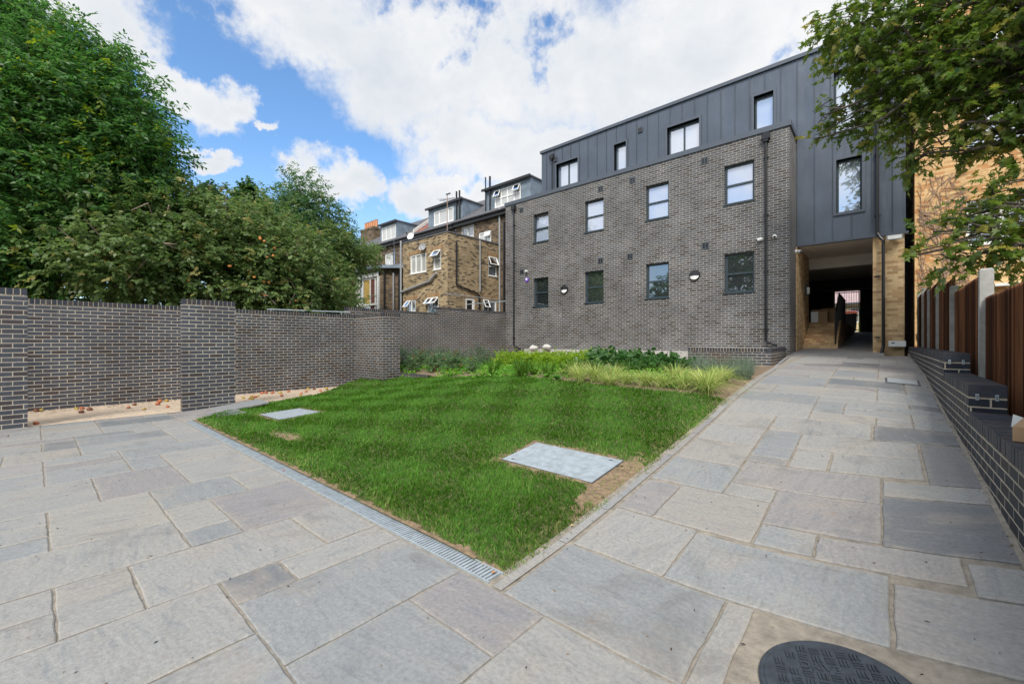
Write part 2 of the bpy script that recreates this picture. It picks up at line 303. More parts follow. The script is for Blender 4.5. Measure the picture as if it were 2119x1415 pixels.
class MB:
    def __init__(s, xf=None): s.V = []; s.F = []; s.I = []; s.xf = xf; s.UV = {}
    def add(s, vs, fs, mi=0):
        b = len(s.V)
        s.V += [Vector(s.xf(*v)) if s.xf else Vector(v) for v in vs]
        for f in fs: s.F.append([b + i for i in f]); s.I.append(mi)
    def box(s, x0, x1, y0, y1, z0, z1, mi=0):
        s.add([(x0,y0,z0),(x1,y0,z0),(x1,y1,z0),(x0,y1,z0),(x0,y0,z1),(x1,y0,z1),(x1,y1,z1),(x0,y1,z1)],
              [(0,3,2,1),(4,5,6,7),(0,1,5,4),(1,2,6,5),(2,3,7,6),(3,0,4,7)], mi)
    def quad(s, a, b, c, d, mi=0): s.add([a, b, c, d], [(0, 1, 2, 3)], mi)
    def prism(s, poly, z0, z1, mi=0):
        n = len(poly)
        s.add([(x, y, z0) for x, y in poly] + [(x, y, z1) for x, y in poly],
              [tuple(range(n))[::-1], tuple(range(n, 2 * n))] + [(i, (i + 1) % n, n + (i + 1) % n, n + i) for i in range(n)], mi)
    def tube(s, pts, r, n=8, mi=0):
        pts = [Vector(s.xf(*p)) if s.xf else Vector(p) for p in pts]; rs = r if isinstance(r, (list, tuple)) else [r] * len(pts)
        b = len(s.V); up = None
        for i, p in enumerate(pts):
            t = (pts[min(i + 1, len(pts) - 1)] - pts[max(i - 1, 0)]).normalized()
            if up is None: up = Vector((0, 0, 1)) if abs(t.z) < .9 else Vector((1, 0, 0))
            a = t.cross(up).normalized(); c = a.cross(t).normalized(); up = c
            for k in range(n):
                w = 2 * math.pi * k / n; s.V.append(p + (a * math.cos(w) + c * math.sin(w)) * rs[i])
        for i in range(len(pts) - 1):
            for k in range(n):
                s.F.append([b + i*n + k, b + i*n + (k+1) % n, b + (i+1)*n + (k+1) % n, b + (i+1)*n + k]); s.I.append(mi)
        s.F.append([b + k for k in range(n)][::-1]); s.I.append(mi)
        s.F.append([b + (len(pts)-1)*n + k for k in range(n)]); s.I.append(mi)
    def build(s, name, mats, parent=None, loc=None, smooth=False, bevel=0, label=None):
        if not isinstance(mats, (list, tuple)): mats = [mats]
        if parent is not None: off = ORG[parent.name]
        elif loc is not None: off = Vector(loc)
        else:
            xs = [v.x for v in s.V]; ys = [v.y for v in s.V]; off = Vector(((min(xs)+max(xs))/2, (min(ys)+max(ys))/2, min(v.z for v in s.V)))
        me = bpy.data.meshes.new(name); me.from_pydata([v - off for v in s.V], [], s.F)
        for mm in mats: me.materials.append(mm)
        me.polygons.foreach_set('material_index', s.I)
        if smooth: me.polygons.foreach_set('use_smooth', [True] * len(s.F))
        me.update(); uvl = me.uv_layers.new(name='uv'); uvs = np.zeros((len(me.loops), 2), dtype=np.float32)
        for pl in me.polygons:
            cust = s.UV.get(pl.index)
            if cust:
                ca, sa, ox, oy = cust
                for li in pl.loop_indices:
                    v = s.V[me.loops[li].vertex_index]; uvs[li] = (v.x*ca - v.y*sa + ox, v.x*sa + v.y*ca + oy)
                continue
            nn = pl.normal
            if abs(nn.z) > .95:
                for li in pl.loop_indices:
                    v = s.V[me.loops[li].vertex_index]; uvs[li] = (v.x, v.y)
            else:
                h = math.hypot(nn.x, nn.y); tx, ty = -nn.y/h, nn.x/h
                if abs(tx) > abs(ty):
                    if tx < 0: tx, ty = -tx, -ty
                elif ty < 0: tx, ty = -tx, -ty
                for li in pl.loop_indices:
                    v = s.V[me.loops[li].vertex_index]; uvs[li] = (v.x*tx + v.y*ty, v.z / max(h, .2))
        uvl.data.foreach_set('uv', uvs.ravel())
        o = bpy.data.objects.new(name, me); _link(o, parent, off)
        if bevel:
            bm_ = o.modifiers.new('bevel', 'BEVEL'); bm_.width = bevel; bm_.segments = 2; bm_.limit_method = 'ANGLE'
        if label: o['label'] = label
        return o
def my(y): return lambda u, d_, z: (u, y + d_, z)        # a face looking towards -y
def mxx(x): return lambda u, d_, z: (x - d_, u, z)       # a face looking towards +x
def wall(mb, mp, u0, u1, z0, z1, holes=(), depth=.1, mi=0):
    us = sorted({u0, u1, *[h[0] for h in holes], *[h[1] for h in holes]}); zs = sorted({z0, z1, *[h[2] for h in holes], *[h[3] for h in holes]})
    us = [u for u in us if u0 <= u <= u1]; zs = [z for z in zs if z0 <= z <= z1]
    for a, b in zip(us, us[1:]):
        for c, e in zip(zs, zs[1:]):
            uc, zc = (a+b)/2, (c+e)/2
            if any(h[0] < uc < h[1] and h[2] < zc < h[3] for h in holes): continue
            mb.add([mp(a,0,c), mp(b,0,c), mp(b,0,e), mp(a,0,e)], [(0,1,2,3)], mi)
    for h in holes:
        a, b, c, e = h[:4]
        mb.add([mp(a,0,c), mp(a,depth,c), mp(a,depth,e), mp(a,0,e)], [(0,1,2,3)], mi); mb.add([mp(b,0,c), mp(b,depth,c), mp(b,depth,e), mp(b,0,e)], [(0,1,2,3)], mi)
        mb.add([mp(a,0,c), mp(b,0,c), mp(b,depth,c), mp(a,depth,c)], [(0,1,2,3)], mi); mb.add([mp(a,0,e), mp(b,0,e), mp(b,depth,e), mp(a,depth,e)], [(0,1,2,3)], mi)
def window(parent, mp, u0, u1, z0, z1, fm, gm, recess=.09, fwid=.06, mull=(), trans=(), sill=True, tilt=0, vent=None, trickle=False, label=None, sillmat=None):
    f = MB(mp); dpt = .07; r0 = recess
    f.box(u0, u0+fwid, r0, r0+dpt, z0, z1); f.box(u1-fwid, u1, r0, r0+dpt, z0, z1)
    f.box(u0+fwid, u1-fwid, r0, r0+dpt, z1-fwid, z1); f.box(u0+fwid, u1-fwid, r0, r0+dpt, z0, z0+fwid)
    for q in mull:
        c = u0 + (u1-u0)*q; f.box(c-fwid/2, c+fwid/2, r0+.004, r0+dpt, z0+fwid, z1-fwid)
    for q in trans:
        c = z0 + (z1-z0)*q; f.box(u0+fwid, u1-fwid, r0+.002, r0+dpt, c-fwid/2, c+fwid/2)
    fo = f.build('window', fm, parent)
    if label: fo['label'] = label
    g = MB(mp); zz = z1 - fwid; tl = (z1-z0)*math.tan(R_(tilt))
    g.add([(u0+fwid*.9, r0+.045, z0+fwid*.9), (u1-fwid*.9, r0+.045, z0+fwid*.9), (u1-fwid*.9, r0+.045+tl, zz), (u0+fwid*.9, r0+.045+tl, zz)], [(0,1,2,3)])
    g.build('glass', gm, fo)
    if sill:
        s_ = MB(mp); s_.box(u0-.03, u1+.03, -.035, r0+.003, z0-.03, z0+.006); s_.build('sill', sillmat or fm, fo)
    if trickle:
        t = MB(mp); t.box(u0+(u1-u0)*.25, u1-(u1-u0)*.25, r0-.012, r0-.001, z1-fwid*.75, z1-fwid*.45); t.build('trickle_vent', M['black'], fo)
    if vent:
        for (a, b, c, e, ang) in vent:      # top-hung casement swung out
            v = MB(); L = e - c; sn, cs = math.sin(R_(ang)), math.cos(R_(ang))
            def P(u, dd, k): return mp(u, r0 - .01 - k*sn*L - dd*cs, e - k*cs*L + dd*sn)
            bw = .045
            for (ua, ub, ka, kb) in ((a, a+bw, 0, 1), (b-bw, b, 0, 1), (a+bw, b-bw, 0, bw/L), (a+bw, b-bw, 1-bw/L, 1)):
                pts = [P(ua,0,ka),P(ub,0,ka),P(ub,0,kb),P(ua,0,kb),P(ua,.04,ka),P(ub,.04,ka),P(ub,.04,kb),P(ua,.04,kb)]
                v.add(pts, [(0,3,2,1),(4,5,6,7),(0,1,5,4),(1,2,6,5),(2,3,7,6),(3,0,4,7)], 0)
            v.add([P(a+bw,.02,bw/L),P(b-bw,.02,bw/L),P(b-bw,.02,1-bw/L),P(a+bw,.02,1-bw/L)], [(0,1,2,3)], 1)
            v.build('casement', [fm, gm], fo)
    return fo
def coping(name, parent, axis, a0, a1, b0, b1, z0, z1, pitch=.075):
    """bricks laid on edge along an axis, on a core of mortar"""
    mb = MB(); r = random.Random(int(a0*100) + int(b0*77))
    def bx(p, q, b_0, b_1, c0, c1, mi):
        if axis == 'y': mb.box(b_0, b_1, p, q, c0, c1, mi)
        else: mb.box(p, q, b_0, b_1, c0, c1, mi)
    bx(a0+.014, a1-.014, b0+.003, b1-.003, z0, z1-.002, 1)
    n = max(1, round((a1-a0)/pitch)); st = (a1-a0)/n
    for i in range(n):
        j = lambda s: r.uniform(-s, s)
        bx(a0+i*st+.0055+j(.001), a0+(i+1)*st-.0055+j(.001), b0+j(.0015), b1+j(.0015), z0+.006, z1+j(.0015), 0)
    return mb.build(name, [M['coping'], M['mortar']], parent)

# fast meshes of many equal polygons
def npmesh(name, V, k, col, material, parent=None, loc=None, faces=None):
    off = np.array(ORG[parent.name]) if parent is not None else np.array(loc, dtype=float)
    me = bpy.data.meshes.new(name); nv = len(V); me.vertices.add(nv); me.vertices.foreach_set('co', (V - off).astype(np.float32).ravel())
    if faces is None: faces = np.arange(nv).reshape(-1, k)
    nf = len(faces); me.loops.add(nf * k); me.loops.foreach_set('vertex_index', faces.astype(np.int32).ravel())
    me.polygons.add(nf); me.polygons.foreach_set('loop_start', np.arange(nf, dtype=np.int32) * k)
    me.update(calc_edges=True)
    if col is not None:
        a = me.color_attributes.new('col', 'FLOAT_COLOR', 'POINT'); c = np.ones((nv, 4), dtype=np.float32); c[:, :3] = col; a.data.foreach_set('color', c.ravel())
    me.materials.append(material); o = bpy.data.objects.new(name, me); _link(o, parent, tuple(off)); return o
def unit(a): return a / np.maximum(np.linalg.norm(a, axis=-1, keepdims=True), 1e-9)
def leafshape(kind):
    if kind == 'maple':
        pts = [(0,0),(.30,-.10),(.62,-.38),(.55,.02),(1.05,.10),(.62,.34),(.60,.62),(.30,.42),(.0,1.08),(-.30,.42),(-.60,.62),(-.62,.34),(-1.05,.10),(-.55,.02),(-.62,-.38),(-.30,-.10)]
        return np.array([(x * .55, y + .1) for x, y in pts])
    if kind == 'oval': return np.array([(0,0),(.30,.3),(.30,.65),(0,1),(-.30,.65),(-.30,.3)])
    return np.array([(0,0),(.22,.42),(0,1),(-.22,.42)])
def foliage(name, material, parent, blobs, twigs, per, L, ll, cols, kind='long', droop=.25, seed=1, shell=.45, wob=.16):
    r = np.random.default_rng(seed); B = np.array([b[:6] for b in blobs], dtype=float)
    w = (B[:,3]*B[:,4]*B[:,5])**.72; w /= w.sum(); bi = r.choice(len(B), twigs, p=w)
    dr_ = unit(r.normal(size=(twigs, 3))); rad = shell + (1-shell) * r.random((twigs,1))**.6; rad = np.where(r.random((twigs,1)) < .25, r.random((twigs,1)), rad)
    bump = 1 + wob * (np.sin(dr_[:,:1]*7 + bi[:,None]) + np.sin(dr_[:,1:2]*9 + 2*bi[:,None]) + np.cos(dr_[:,2:3]*8))
    P = B[bi,:3] + dr_ * B[bi,3:6] * rad * bump
    T = unit(dr_ * .9 + r.normal(size=(twigs,3)) * .55 + np.array([0,0,.12]))
    Lt = L * r.uniform(.6, 1.25, (twigs,1))
    j = (np.arange(per) + .5) / per
    pos = P[:,None,:] + T[:,None,:] * Lt[:,None,:] * j[None,:,None]
    pos[..., 2] -= (droop * L * j**2)[None,:]
    side = np.where(np.arange(per) % 2 == 0, 1., -1.)
    perp = unit(np.cross(T, np.array([0,0,1.]) + r.normal(size=(twigs,3))*.25))
    ld = unit(T[:,None,:]*.6 + perp[:,None,:]*side[None,:,None]*.8 + r.normal(size=(twigs,per,3))*.35 + np.array([0,0,-droop]))
    nrm = unit(np.array([0,0,1.]) + r.normal(size=(twigs,per,3))*.55 + dr_[:,None,:]*.4)
    sd_ = unit(np.cross(ld, nrm)); S = leafshape(kind); k = len(S)
    sz = ll * r.uniform(.65, 1.2, (twigs,per,1,1)); nn = unit(np.cross(sd_, ld))
    cup = (S[:,0]**2)[None,None,:,None] * nn[:,:,None,:] * .6 + (S[:,1]**2)[None,None,:,None]*np.array([0,0,-.18])
    V = pos[:,:,None,:] + sz * (sd_[:,:,None,:]*S[None,None,:,:1] + ld[:,:,None,:]*S[None,None,:,1:] + cup)
    V = V.reshape(-1, 3); c0, c1, c2 = [np.array(c) for c in cols]
    tb = r.random(len(B))[bi]; tt = np.clip(.5*tb + .5*r.random(twigs), 0, 1)
    mixv = np.clip(tt[:,None] + r.normal(size=(twigs,per))*.18, 0, 1)[..., None]
    C = c0*(1-mixv) + c1*mixv; odd = (r.random((twigs,1,1)) < .05) | (r.random((twigs,per,1)) < .03)
    C = np.where(odd, c2, C) * r.uniform(.82, 1.18, (twigs,per,1)); C = np.repeat(C.reshape(-1,1,3), k, axis=1).reshape(-1,3)
    return npmesh(name, V, k, C, material, parent)
def blades(P, length, width, lean, cols, segs=3, seed=1, mixv=None, dirs=None, curl=1.0):
    """ribbons rising from P (n,3); returns verts, faces, colours"""
    r = np.random.default_rng(seed); n_ = len(P); a = r.random(n_)*2*np.pi if dirs is None else dirs
    dx = np.stack([np.cos(a), np.sin(a), 0*a], 1); wv = a + np.pi/2 + r.normal(size=n_)*.7; wd = np.stack([np.cos(wv), np.sin(wv), 0*a], 1)
    length = np.broadcast_to(length, n_)*r.uniform(.6,1.2,n_); ln = np.broadcast_to(lean, n_)*r.uniform(.3,1.3,n_); width = np.broadcast_to(width, n_)
    t = np.linspace(0,1,segs+1); hor = ln[:,None]*(t**(1+curl))[None,:]; ver = np.sqrt(np.clip(1-0.0*hor,0,1))*t[None,:] - (ln[:,None]**2)*.42*(t**3)[None,:]
    ctr = P[:,None,:] + length[:,None,None]*(dx[:,None,:]*hor[...,None] + np.array([0,0,1.])*ver[...,None])
    w = width[:,None]*(1-t**2*.9)[None,:]*.5
    V = np.stack([ctr - wd[:,None,:]*w[...,None], ctr + wd[:,None,:]*w[...,None]], 2).reshape(-1,3)
    b = (np.arange(n_)*(segs+1)*2)[:,None]; s_ = (np.arange(segs)*2)[None,:]
    Fc = np.stack([b+s_, b+s_+1, b+s_+3, b+s_+2], -1).reshape(-1,4)
    c0, c1, c2 = [np.array(c) for c in cols]
    mv = r.random(n_) if mixv is None else np.clip(mixv + r.normal(size=n_)*.12, 0, 2)
    C = np.where(mv[:,None] <= 1, c0*(1-mv[:,None]) + c1*mv[:,None], c1*(2-mv[:,None]) + c2*(mv[:,None]-1))*r.uniform(.8,1.2,(n_,1))
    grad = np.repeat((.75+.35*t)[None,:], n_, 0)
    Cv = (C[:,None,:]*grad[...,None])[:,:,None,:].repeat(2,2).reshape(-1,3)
    return V, Fc, Cv

# ------------------------------------------------------------------ ground heights
PZ = [(1.75,0),(2.35,.03),(3,.09),(4.2,.225),(5.8,.43),(6.45,.54),(8.5,.75),(10.5,.87),(12.5,.945),(14.8,.985),(30,1.96)]
PR = [(0.3,0),(1.7,.10),(3.4,.27),(4.9,.40),(7.14,.56),(10,.80),(14.8,.985),(30,1.96)]
LZ = [(5,0),(6,.12),(7.35,.3),(8,.5),(11,.9),(14.8,.95)]
def lerp(T, y):
    if y <= T[0][0]: return T[0][1]
    for (a, za), (b, zb) in zip(T, T[1:]):
        if y <= b: return za + (zb-za)*(y-a)/(b-a)
    return T[-1][1]
def path_z(x, y):
    f = min(1, max(0, (x+1.0)/1.55))**2
    return lerp(PZ, y)*(1-f) + lerp(PR, y)*f
BZ = [(1.75,0),(2.35,.03),(3,.09),(4.2,.225),(5.8,.43),(6.45,.54),(7.6,.66),(10,.70),(14.8,.76)]
BL = [(5,0),(6,.12),(7.35,.3),(8,.46),(11,.66),(14.8,.74)]
def bed_z(x, y):
    f = min(1, max(0, (x+11)/6)); f = f*f*(3-2*f); g = min(1, max(0, (x+2.15)/.45))
    return (lerp(BL, y)*(1-f) + lerp(BZ, y)*f)*(1-g) + (lerp(PZ, y)-.03*g)*g
def sheet(name, poly_test, x0, x1, y0, y1, step, zf, material, off=0.):
    nx, ny = int((x1-x0)/step)+1, int((y1-y0)/step)+1; mb = MB(); idx = {}
    for i in range(nx+1):
        for j in range(ny+1):
            x, y = min(x0+i*step, x1), min(y0+j*step, y1); idx[i,j] = len(mb.V); mb.V.append(Vector((x, y, zf(x,y)+off)))
    for i in range(nx):
        for j in range(ny):
            c = mb.V[idx[i,j]]
            if poly_test is None or poly_test(c.x+step/2, c.y+step/2):
                mb.F.append([idx[i,j], idx[i+1,j], idx[i+1,j+1], idx[i,j+1]]); mb.I.append(0)
    o = mb.build(name, material, loc=(x0, y0, 0), smooth=True); o['kind'] = 'structure'; return o

# big terrain sheet to the horizon
mb = MB(); mb.add([(-900,-900,-.06),(900,-900,-.06),(900,900,-.06),(-900,900,-.06)], [(0,1,2,3)]); mb.build('ground', M['terrain'], loc=(0,0,0))['kind'] = 'structure'
mb = MB(); mb.box(-60,-13.5,7,60,-.05,.88); mb.build('neighbouring_garden_ground', M['terrain'])['kind'] = 'structure'
mb = MB(); mb.box(-40,40,29.3,80,-.05,1.9); mb.build('road', M['asphalt'])['kind'] = 'structure'
sheet('patio_base', None, -12.7, .55, -9, 1.76, .5, lambda x,y: path_z(x,y), M['joint'], -.006)
sheet('path_base', None, -1.70, .56, 1.70, 14.9, .1, lambda x,y: path_z(x,y), M['joint'], -.009)
sheet('passage_floor', None, -2.15, .05, 14.85, 29.4, .4, lambda x,y: lerp(PZ,y), plain('worn_paving', (.30,.29,.28), .8, 0, .15, 5, .3), -.002)
sheet('sand_strip', lambda x,y: x < -10.3 or y > 3.25, -12.6, -9.6, -4, 7.0, .1, lambda x,y: 0.0, M['sand'], .006)
def edge_left(y): return np.interp(y, [1.8,3.14,4.74,6.5,7.5], [-8.95,-10.05,-10.94,-12.12,-12.5])
def back_y(x): return np.interp(x, [-11.0,-9.45,-7.1,-5.5,-4.1,-3.2,-1.6], [7.38,7.45,7.25,7.05,6.82,6.72,6.62])
def in_lawn(x, y): return (x < -1.63) and (y > 1.835) and (y < back_y(x)) and (x > edge_left(y)) and not (x < -10.95 and y > 6.76)
sheet('lawn_ground', in_lawn, -12.5, -1.64, 1.82, 7.5, .06, bed_z, M['lawnsoil'], .012)
M['tansoil'] = plain('dry_tan_soil', (.235,.165,.10), .95, 0, .45, 26, .9)
def bare(x, y):
    w = .045*math.sin(x*21+y*7)+.03*math.sin(y*37-x*13)
    rd = lambda c: math.hypot(max(c[0]-x,x-c[1],0), max(c[2]-y,y-c[3],0))
    return rd((-3.0,-1.91,3.24,3.84)) < .07+w or rd((-8.55,-7.62,2.72,3.42)) < .055+w*.8 or math.hypot((x+1.79)/.17,(y-3.42)/.70) < .95+w*5 or math.hypot((x+6.3)/.42,(y-2.35)/.10) < .8+w*5 or (x > -1.675+w*.5) or (y < 1.865+w*.5)
sheet('bare_soil', lambda x,y: bare(x,y) and in_lawn(x,y), -12.0, -1.66, 1.82, 7.0, .03, bed_z, M['tansoil'], .017)
sheet('flower_bed', lambda x,y: y > back_y(x)-.12 and not (x < -10.9 and y < 7.4), -13.4, -1.62, 6.4, 14.9, .12, bed_z, M['soil'], .010)

# ------------------------------------------------------------------ paving slabs
def slab_mesh(name, rects, zf, top=.0, gap=.0055, seed=3):
    mb = MB(); A = []; r = random.Random(seed)
    for (x0, x1, y0, y1) in rects:
        g = gap*r.uniform(.7,1.5); a, b, c, e = x0+g, x1-g, y0+g, y1-g
        if b-a < .03 or e-c < .03: continue
        pts = []
        def run(p, q):
            n_ = max(2, int(math.dist(p, q)/.055)); ph = r.uniform(0, 6)
            dx, dy = (q[1]-p[1]), -(q[0]-p[0]); L = math.hypot(dx, dy); dx /= L; dy /= L
            for i in range(n_):
                t = i/n_; k = (0 if i == 0 else r.uniform(-.0022,.0022) + .0022*math.sin(t*9+ph)); pts.append((p[0]+(q[0]-p[0])*t+dx*k, p[1]+(q[1]-p[1])*t+dy*k))
        run((a,c),(b,c)); run((b,c),(b,e)); run((b,e),(a,e)); run((a,e),(a,c))
        n_ = len(pts); base = len(mb.V); tz = top + r.uniform(-.0015,.0015)
        cx_, cy_ = (a+b)/2, (c+e)/2; z0 = zf(cx_,cy_); gx = (zf(cx_+.1,cy_)-zf(cx_-.1,cy_))/.2; gy = (zf(cx_,cy_+.1)-zf(cx_,cy_-.1))/.2
        pl = lambda x, y: max(z0+gx*(x-cx_)+gy*(y-cy_), zf(x,y)-.001) if False else zf(x,y)
        ins = .006
        for x, y in pts: mb.V.append(Vector((x, y, pl(x,y)-.03)))
        for x, y in pts: mb.V.append(Vector((x, y, pl(x,y)+tz-.004)))
        ins2 = min(.055, (b-a)*.3, (e-c)*.3)
        for q_ in (ins, ins2):
            for x, y in pts:
                k1 = 1-q_*2/(b-a); k2 = 1-q_*2/(e-c); X, Y = cx_+(x-cx_)*k1, cy_+(y-cy_)*k2; mb.V.append(Vector((X, Y, pl(X,Y)+tz)))
        A += [1.]*(3*n_) + [0.]*n_
        ang = r.choice([0, math.pi/2]) + r.uniform(-.15,.15); u = (math.cos(ang), math.sin(ang), r.uniform(0,50), r.uniform(0,50))
        for i in range(n_):
            j = (i+1) % n_
            for lv in (0, 1, 2):
                mb.UV[len(mb.F)] = u; mb.F.append([base+lv*n_+i, base+lv*n_+j, base+(lv+1)*n_+j, base+(lv+1)*n_+i]); mb.I.append(0)
        # top as strips so it follows the slope
        mb.UV[len(mb.F)] = u; mb.F.append([base+3*n_+i for i in range(n_)]); mb.I.append(0)
    o = mb.build(name, M['slab'], loc=(0,0,0)); o['kind'] = 'structure'; at = o.data.attributes.new('edge', 'FLOAT', 'POINT'); at.data.foreach_set('value', A); return o
def pack(nx, ny, taken, r, maxw=3, maxh=4):
    occ = set(taken); out = []
    for j in range(ny):
        for i in range(nx):
            if (i,j) in occ: continue
            opts = [(1,2),(2,1),(2,2),(2,3),(3,2),(1,1),(2,4),(3,3),(1,3)]; wts = [2,2,5,7,3,1,4,2,2]
            for _ in range(12):
                w_, h_ = r.choices(opts, wts)[0]
                if i+w_ <= nx and j+h_ <= ny and all((i+a,j+b) not in occ for a in range(w_) for b in range(h_)): break
            else: w_, h_ = 1, 1
            for a in range(w_):
                for b in range(h_): occ.add((i+a,j+b))
            out.append((i, i+w_, j, j+h_))
    return out
# patio: columns counted from x=-1.27 to the left, rows from y=.07
known = [(2,4,2,5),(4,5,2,3),(4,5,3,5),(5,7,1,4),(5,7,4,5),(7,8,2,3),(8,10,2,3),(7,10,3,5),(10,12,2,4),(10,12,4,5),(12,15,3,5),(9,12,0,2),(7,9,-1,2),(3,5,-1,2),(5,7,0,1),(1.5,3,-1,2),(0,2,2,4),(0,2,4,5),(15,17,2,3),(15,17,3,5),(12,15,1,3),(15,17,0,2),(12,15,-1,1),(-1,1.5,-1,2)]
J0, NI, NJ = -13, 29, 18
tk = set()
for (i0,i1,j0,j1) in known:
    for i in range(math.floor(i0), math.ceil(i1)):
        for j in range(j0, j1): tk.add((i, j-J0))
rects = [(-1.27-i1*.3135, -1.27-i0*.3135, .07+j0*.3125, .07+j1*.3125 + (.058 if j1 == 5 else 0)) for (i0,i1,j0,j1) in known]
rr = random.Random(5)
rects += [(-1.27-b*.3135, -1.27-a*.3135, .07+(c+J0)*.3125, .07+(e+J0)*.3125 + (.058 if e+J0 == 5 else 0)) for a,b,c,e in pack(NI, NJ, tk, rr) if not (b <= 0)]
rects += [(-1.27,-.60,.07+2*.3125,1.69),(-.60,.55,-.3,1.0)]
rects += [(-1.27+a*.31, -1.27+b*.31, -3.8+c*.31, -3.8+e*.31) for a,b,c,e in pack(6, 11, set(), rr)]
# strip between the screens and the lawn
rects += [(x0, x1, 1.70+c*.31, 1.70+e*.31) for x0, x1, c, e in [(-10.27,-9.6,0,2),(-9.6,-8.92,0,1),(-9.6,-8.92,1,3),(-10.27,-9.6,2,5)]]
slab_mesh('patio', rects, path_z, .002)
P = [(-1.56,-.60,1.695,2.36),(-1.55,-.94,2.37,2.99),(-.94,.03,2.37,2.96),(-.60,-.47,1.695,2.36),(.04,.55,2.37,2.89),(-.30,.32,2.98,3.27),(.33,.55,2.9,3.22),(-.62,-.30,3.0,3.29),(-1.27,-.62,3.0,3.63),
     (-1.55,-1.27,3.0,3.60),(-.62,.0,3.3,3.89),(.0,.55,3.28,4.05),(-1.55,-.96,3.64,4.24),(-.96,0,3.9,4.43),(-.96,-.62,3.64,3.89),(0,.55,4.06,4.36),(.26,.55,4.37,5.42),(-.96,-.64,4.6,5.45),(-.96,-.64,4.44,4.59),(-.63,-.35,4.45,4.95),
     (-.34,.25,4.45,4.95),(-.64,.25,4.96,5.45),(-.07,.55,5.46,6.0),(-.96,-.08,5.46,6.0),(-1.55,-.97,4.25,4.85),(-1.55,-.97,4.86,5.45),(-1.55,-.97,5.46,6.0)]
rr = random.Random(9)
tk2 = set()
P += [(-1.55+a*.30, min(-1.55+b*.30,.55), 6.01+c*.31, 6.01+e*.31) for a,b,c,e in [(q[0],q[1],q[2],q[3]) for q in [(a,b,c,e) for (c,e,a,b) in [(0,0,0,0)]]] if e > c]
P += [(-1.55+c*.30, -1.55+e*.30, 6.01+a*.31, 6.01+b*.31) for a,b,c,e in pack(29, 7, tk2, rr)]
def sub(rs, m=.5):      # cut slabs into short strips only where the slope bends, keeping one island each is not needed
    return rs
slab_mesh('path', P, path_z, .002, seed=8)
mb = MB()            # edging band beside the lawn
y = 1.70
while y < 14.4:
    L_ = random.uniform(.5,.95); x_ = -1.57 if y < 9.6 else np.interp(y, [9.6,14.4], [-1.57,-1.95])
    x2 = -1.57 if y+L_ < 9.6 else np.interp(y+L_, [9.6,14.4], [-1.57,-1.95])
    mb.add([(x_-.075,y+.004,path_z(-1.6,y)-.001),(x_-.01,y+.004,path_z(-1.6,y)-.001),(x2-.01,y+L_-.004,path_z(-1.6,y+L_)-.001),(x2-.075,y+L_-.004,path_z(-1.6,y+L_)-.001),
            (x_-.075,y+.004,path_z(-1.6,y)-.03),(x2-.075,y+L_-.004,path_z(-1.6,y+L_)-.03)], [(0,1,2,3),(4,0,3,5)]); y += L_
o = mb.build('path_edging', M['slab']); o['kind'] = 'structure'
# widening of the path towards the passage
mb = MB(); mb.add([(-1.57,9.6,path_z(-1.6,9.6)-.001),(-1.54,9.6,path_z(-1.6,9.6)-.001),(-1.54,14.9,.984),(-2.05,14.9,.984)], [(0,1,2,3)]); mb.build('path_margin', M['slab'])['kind'] = 'structure'

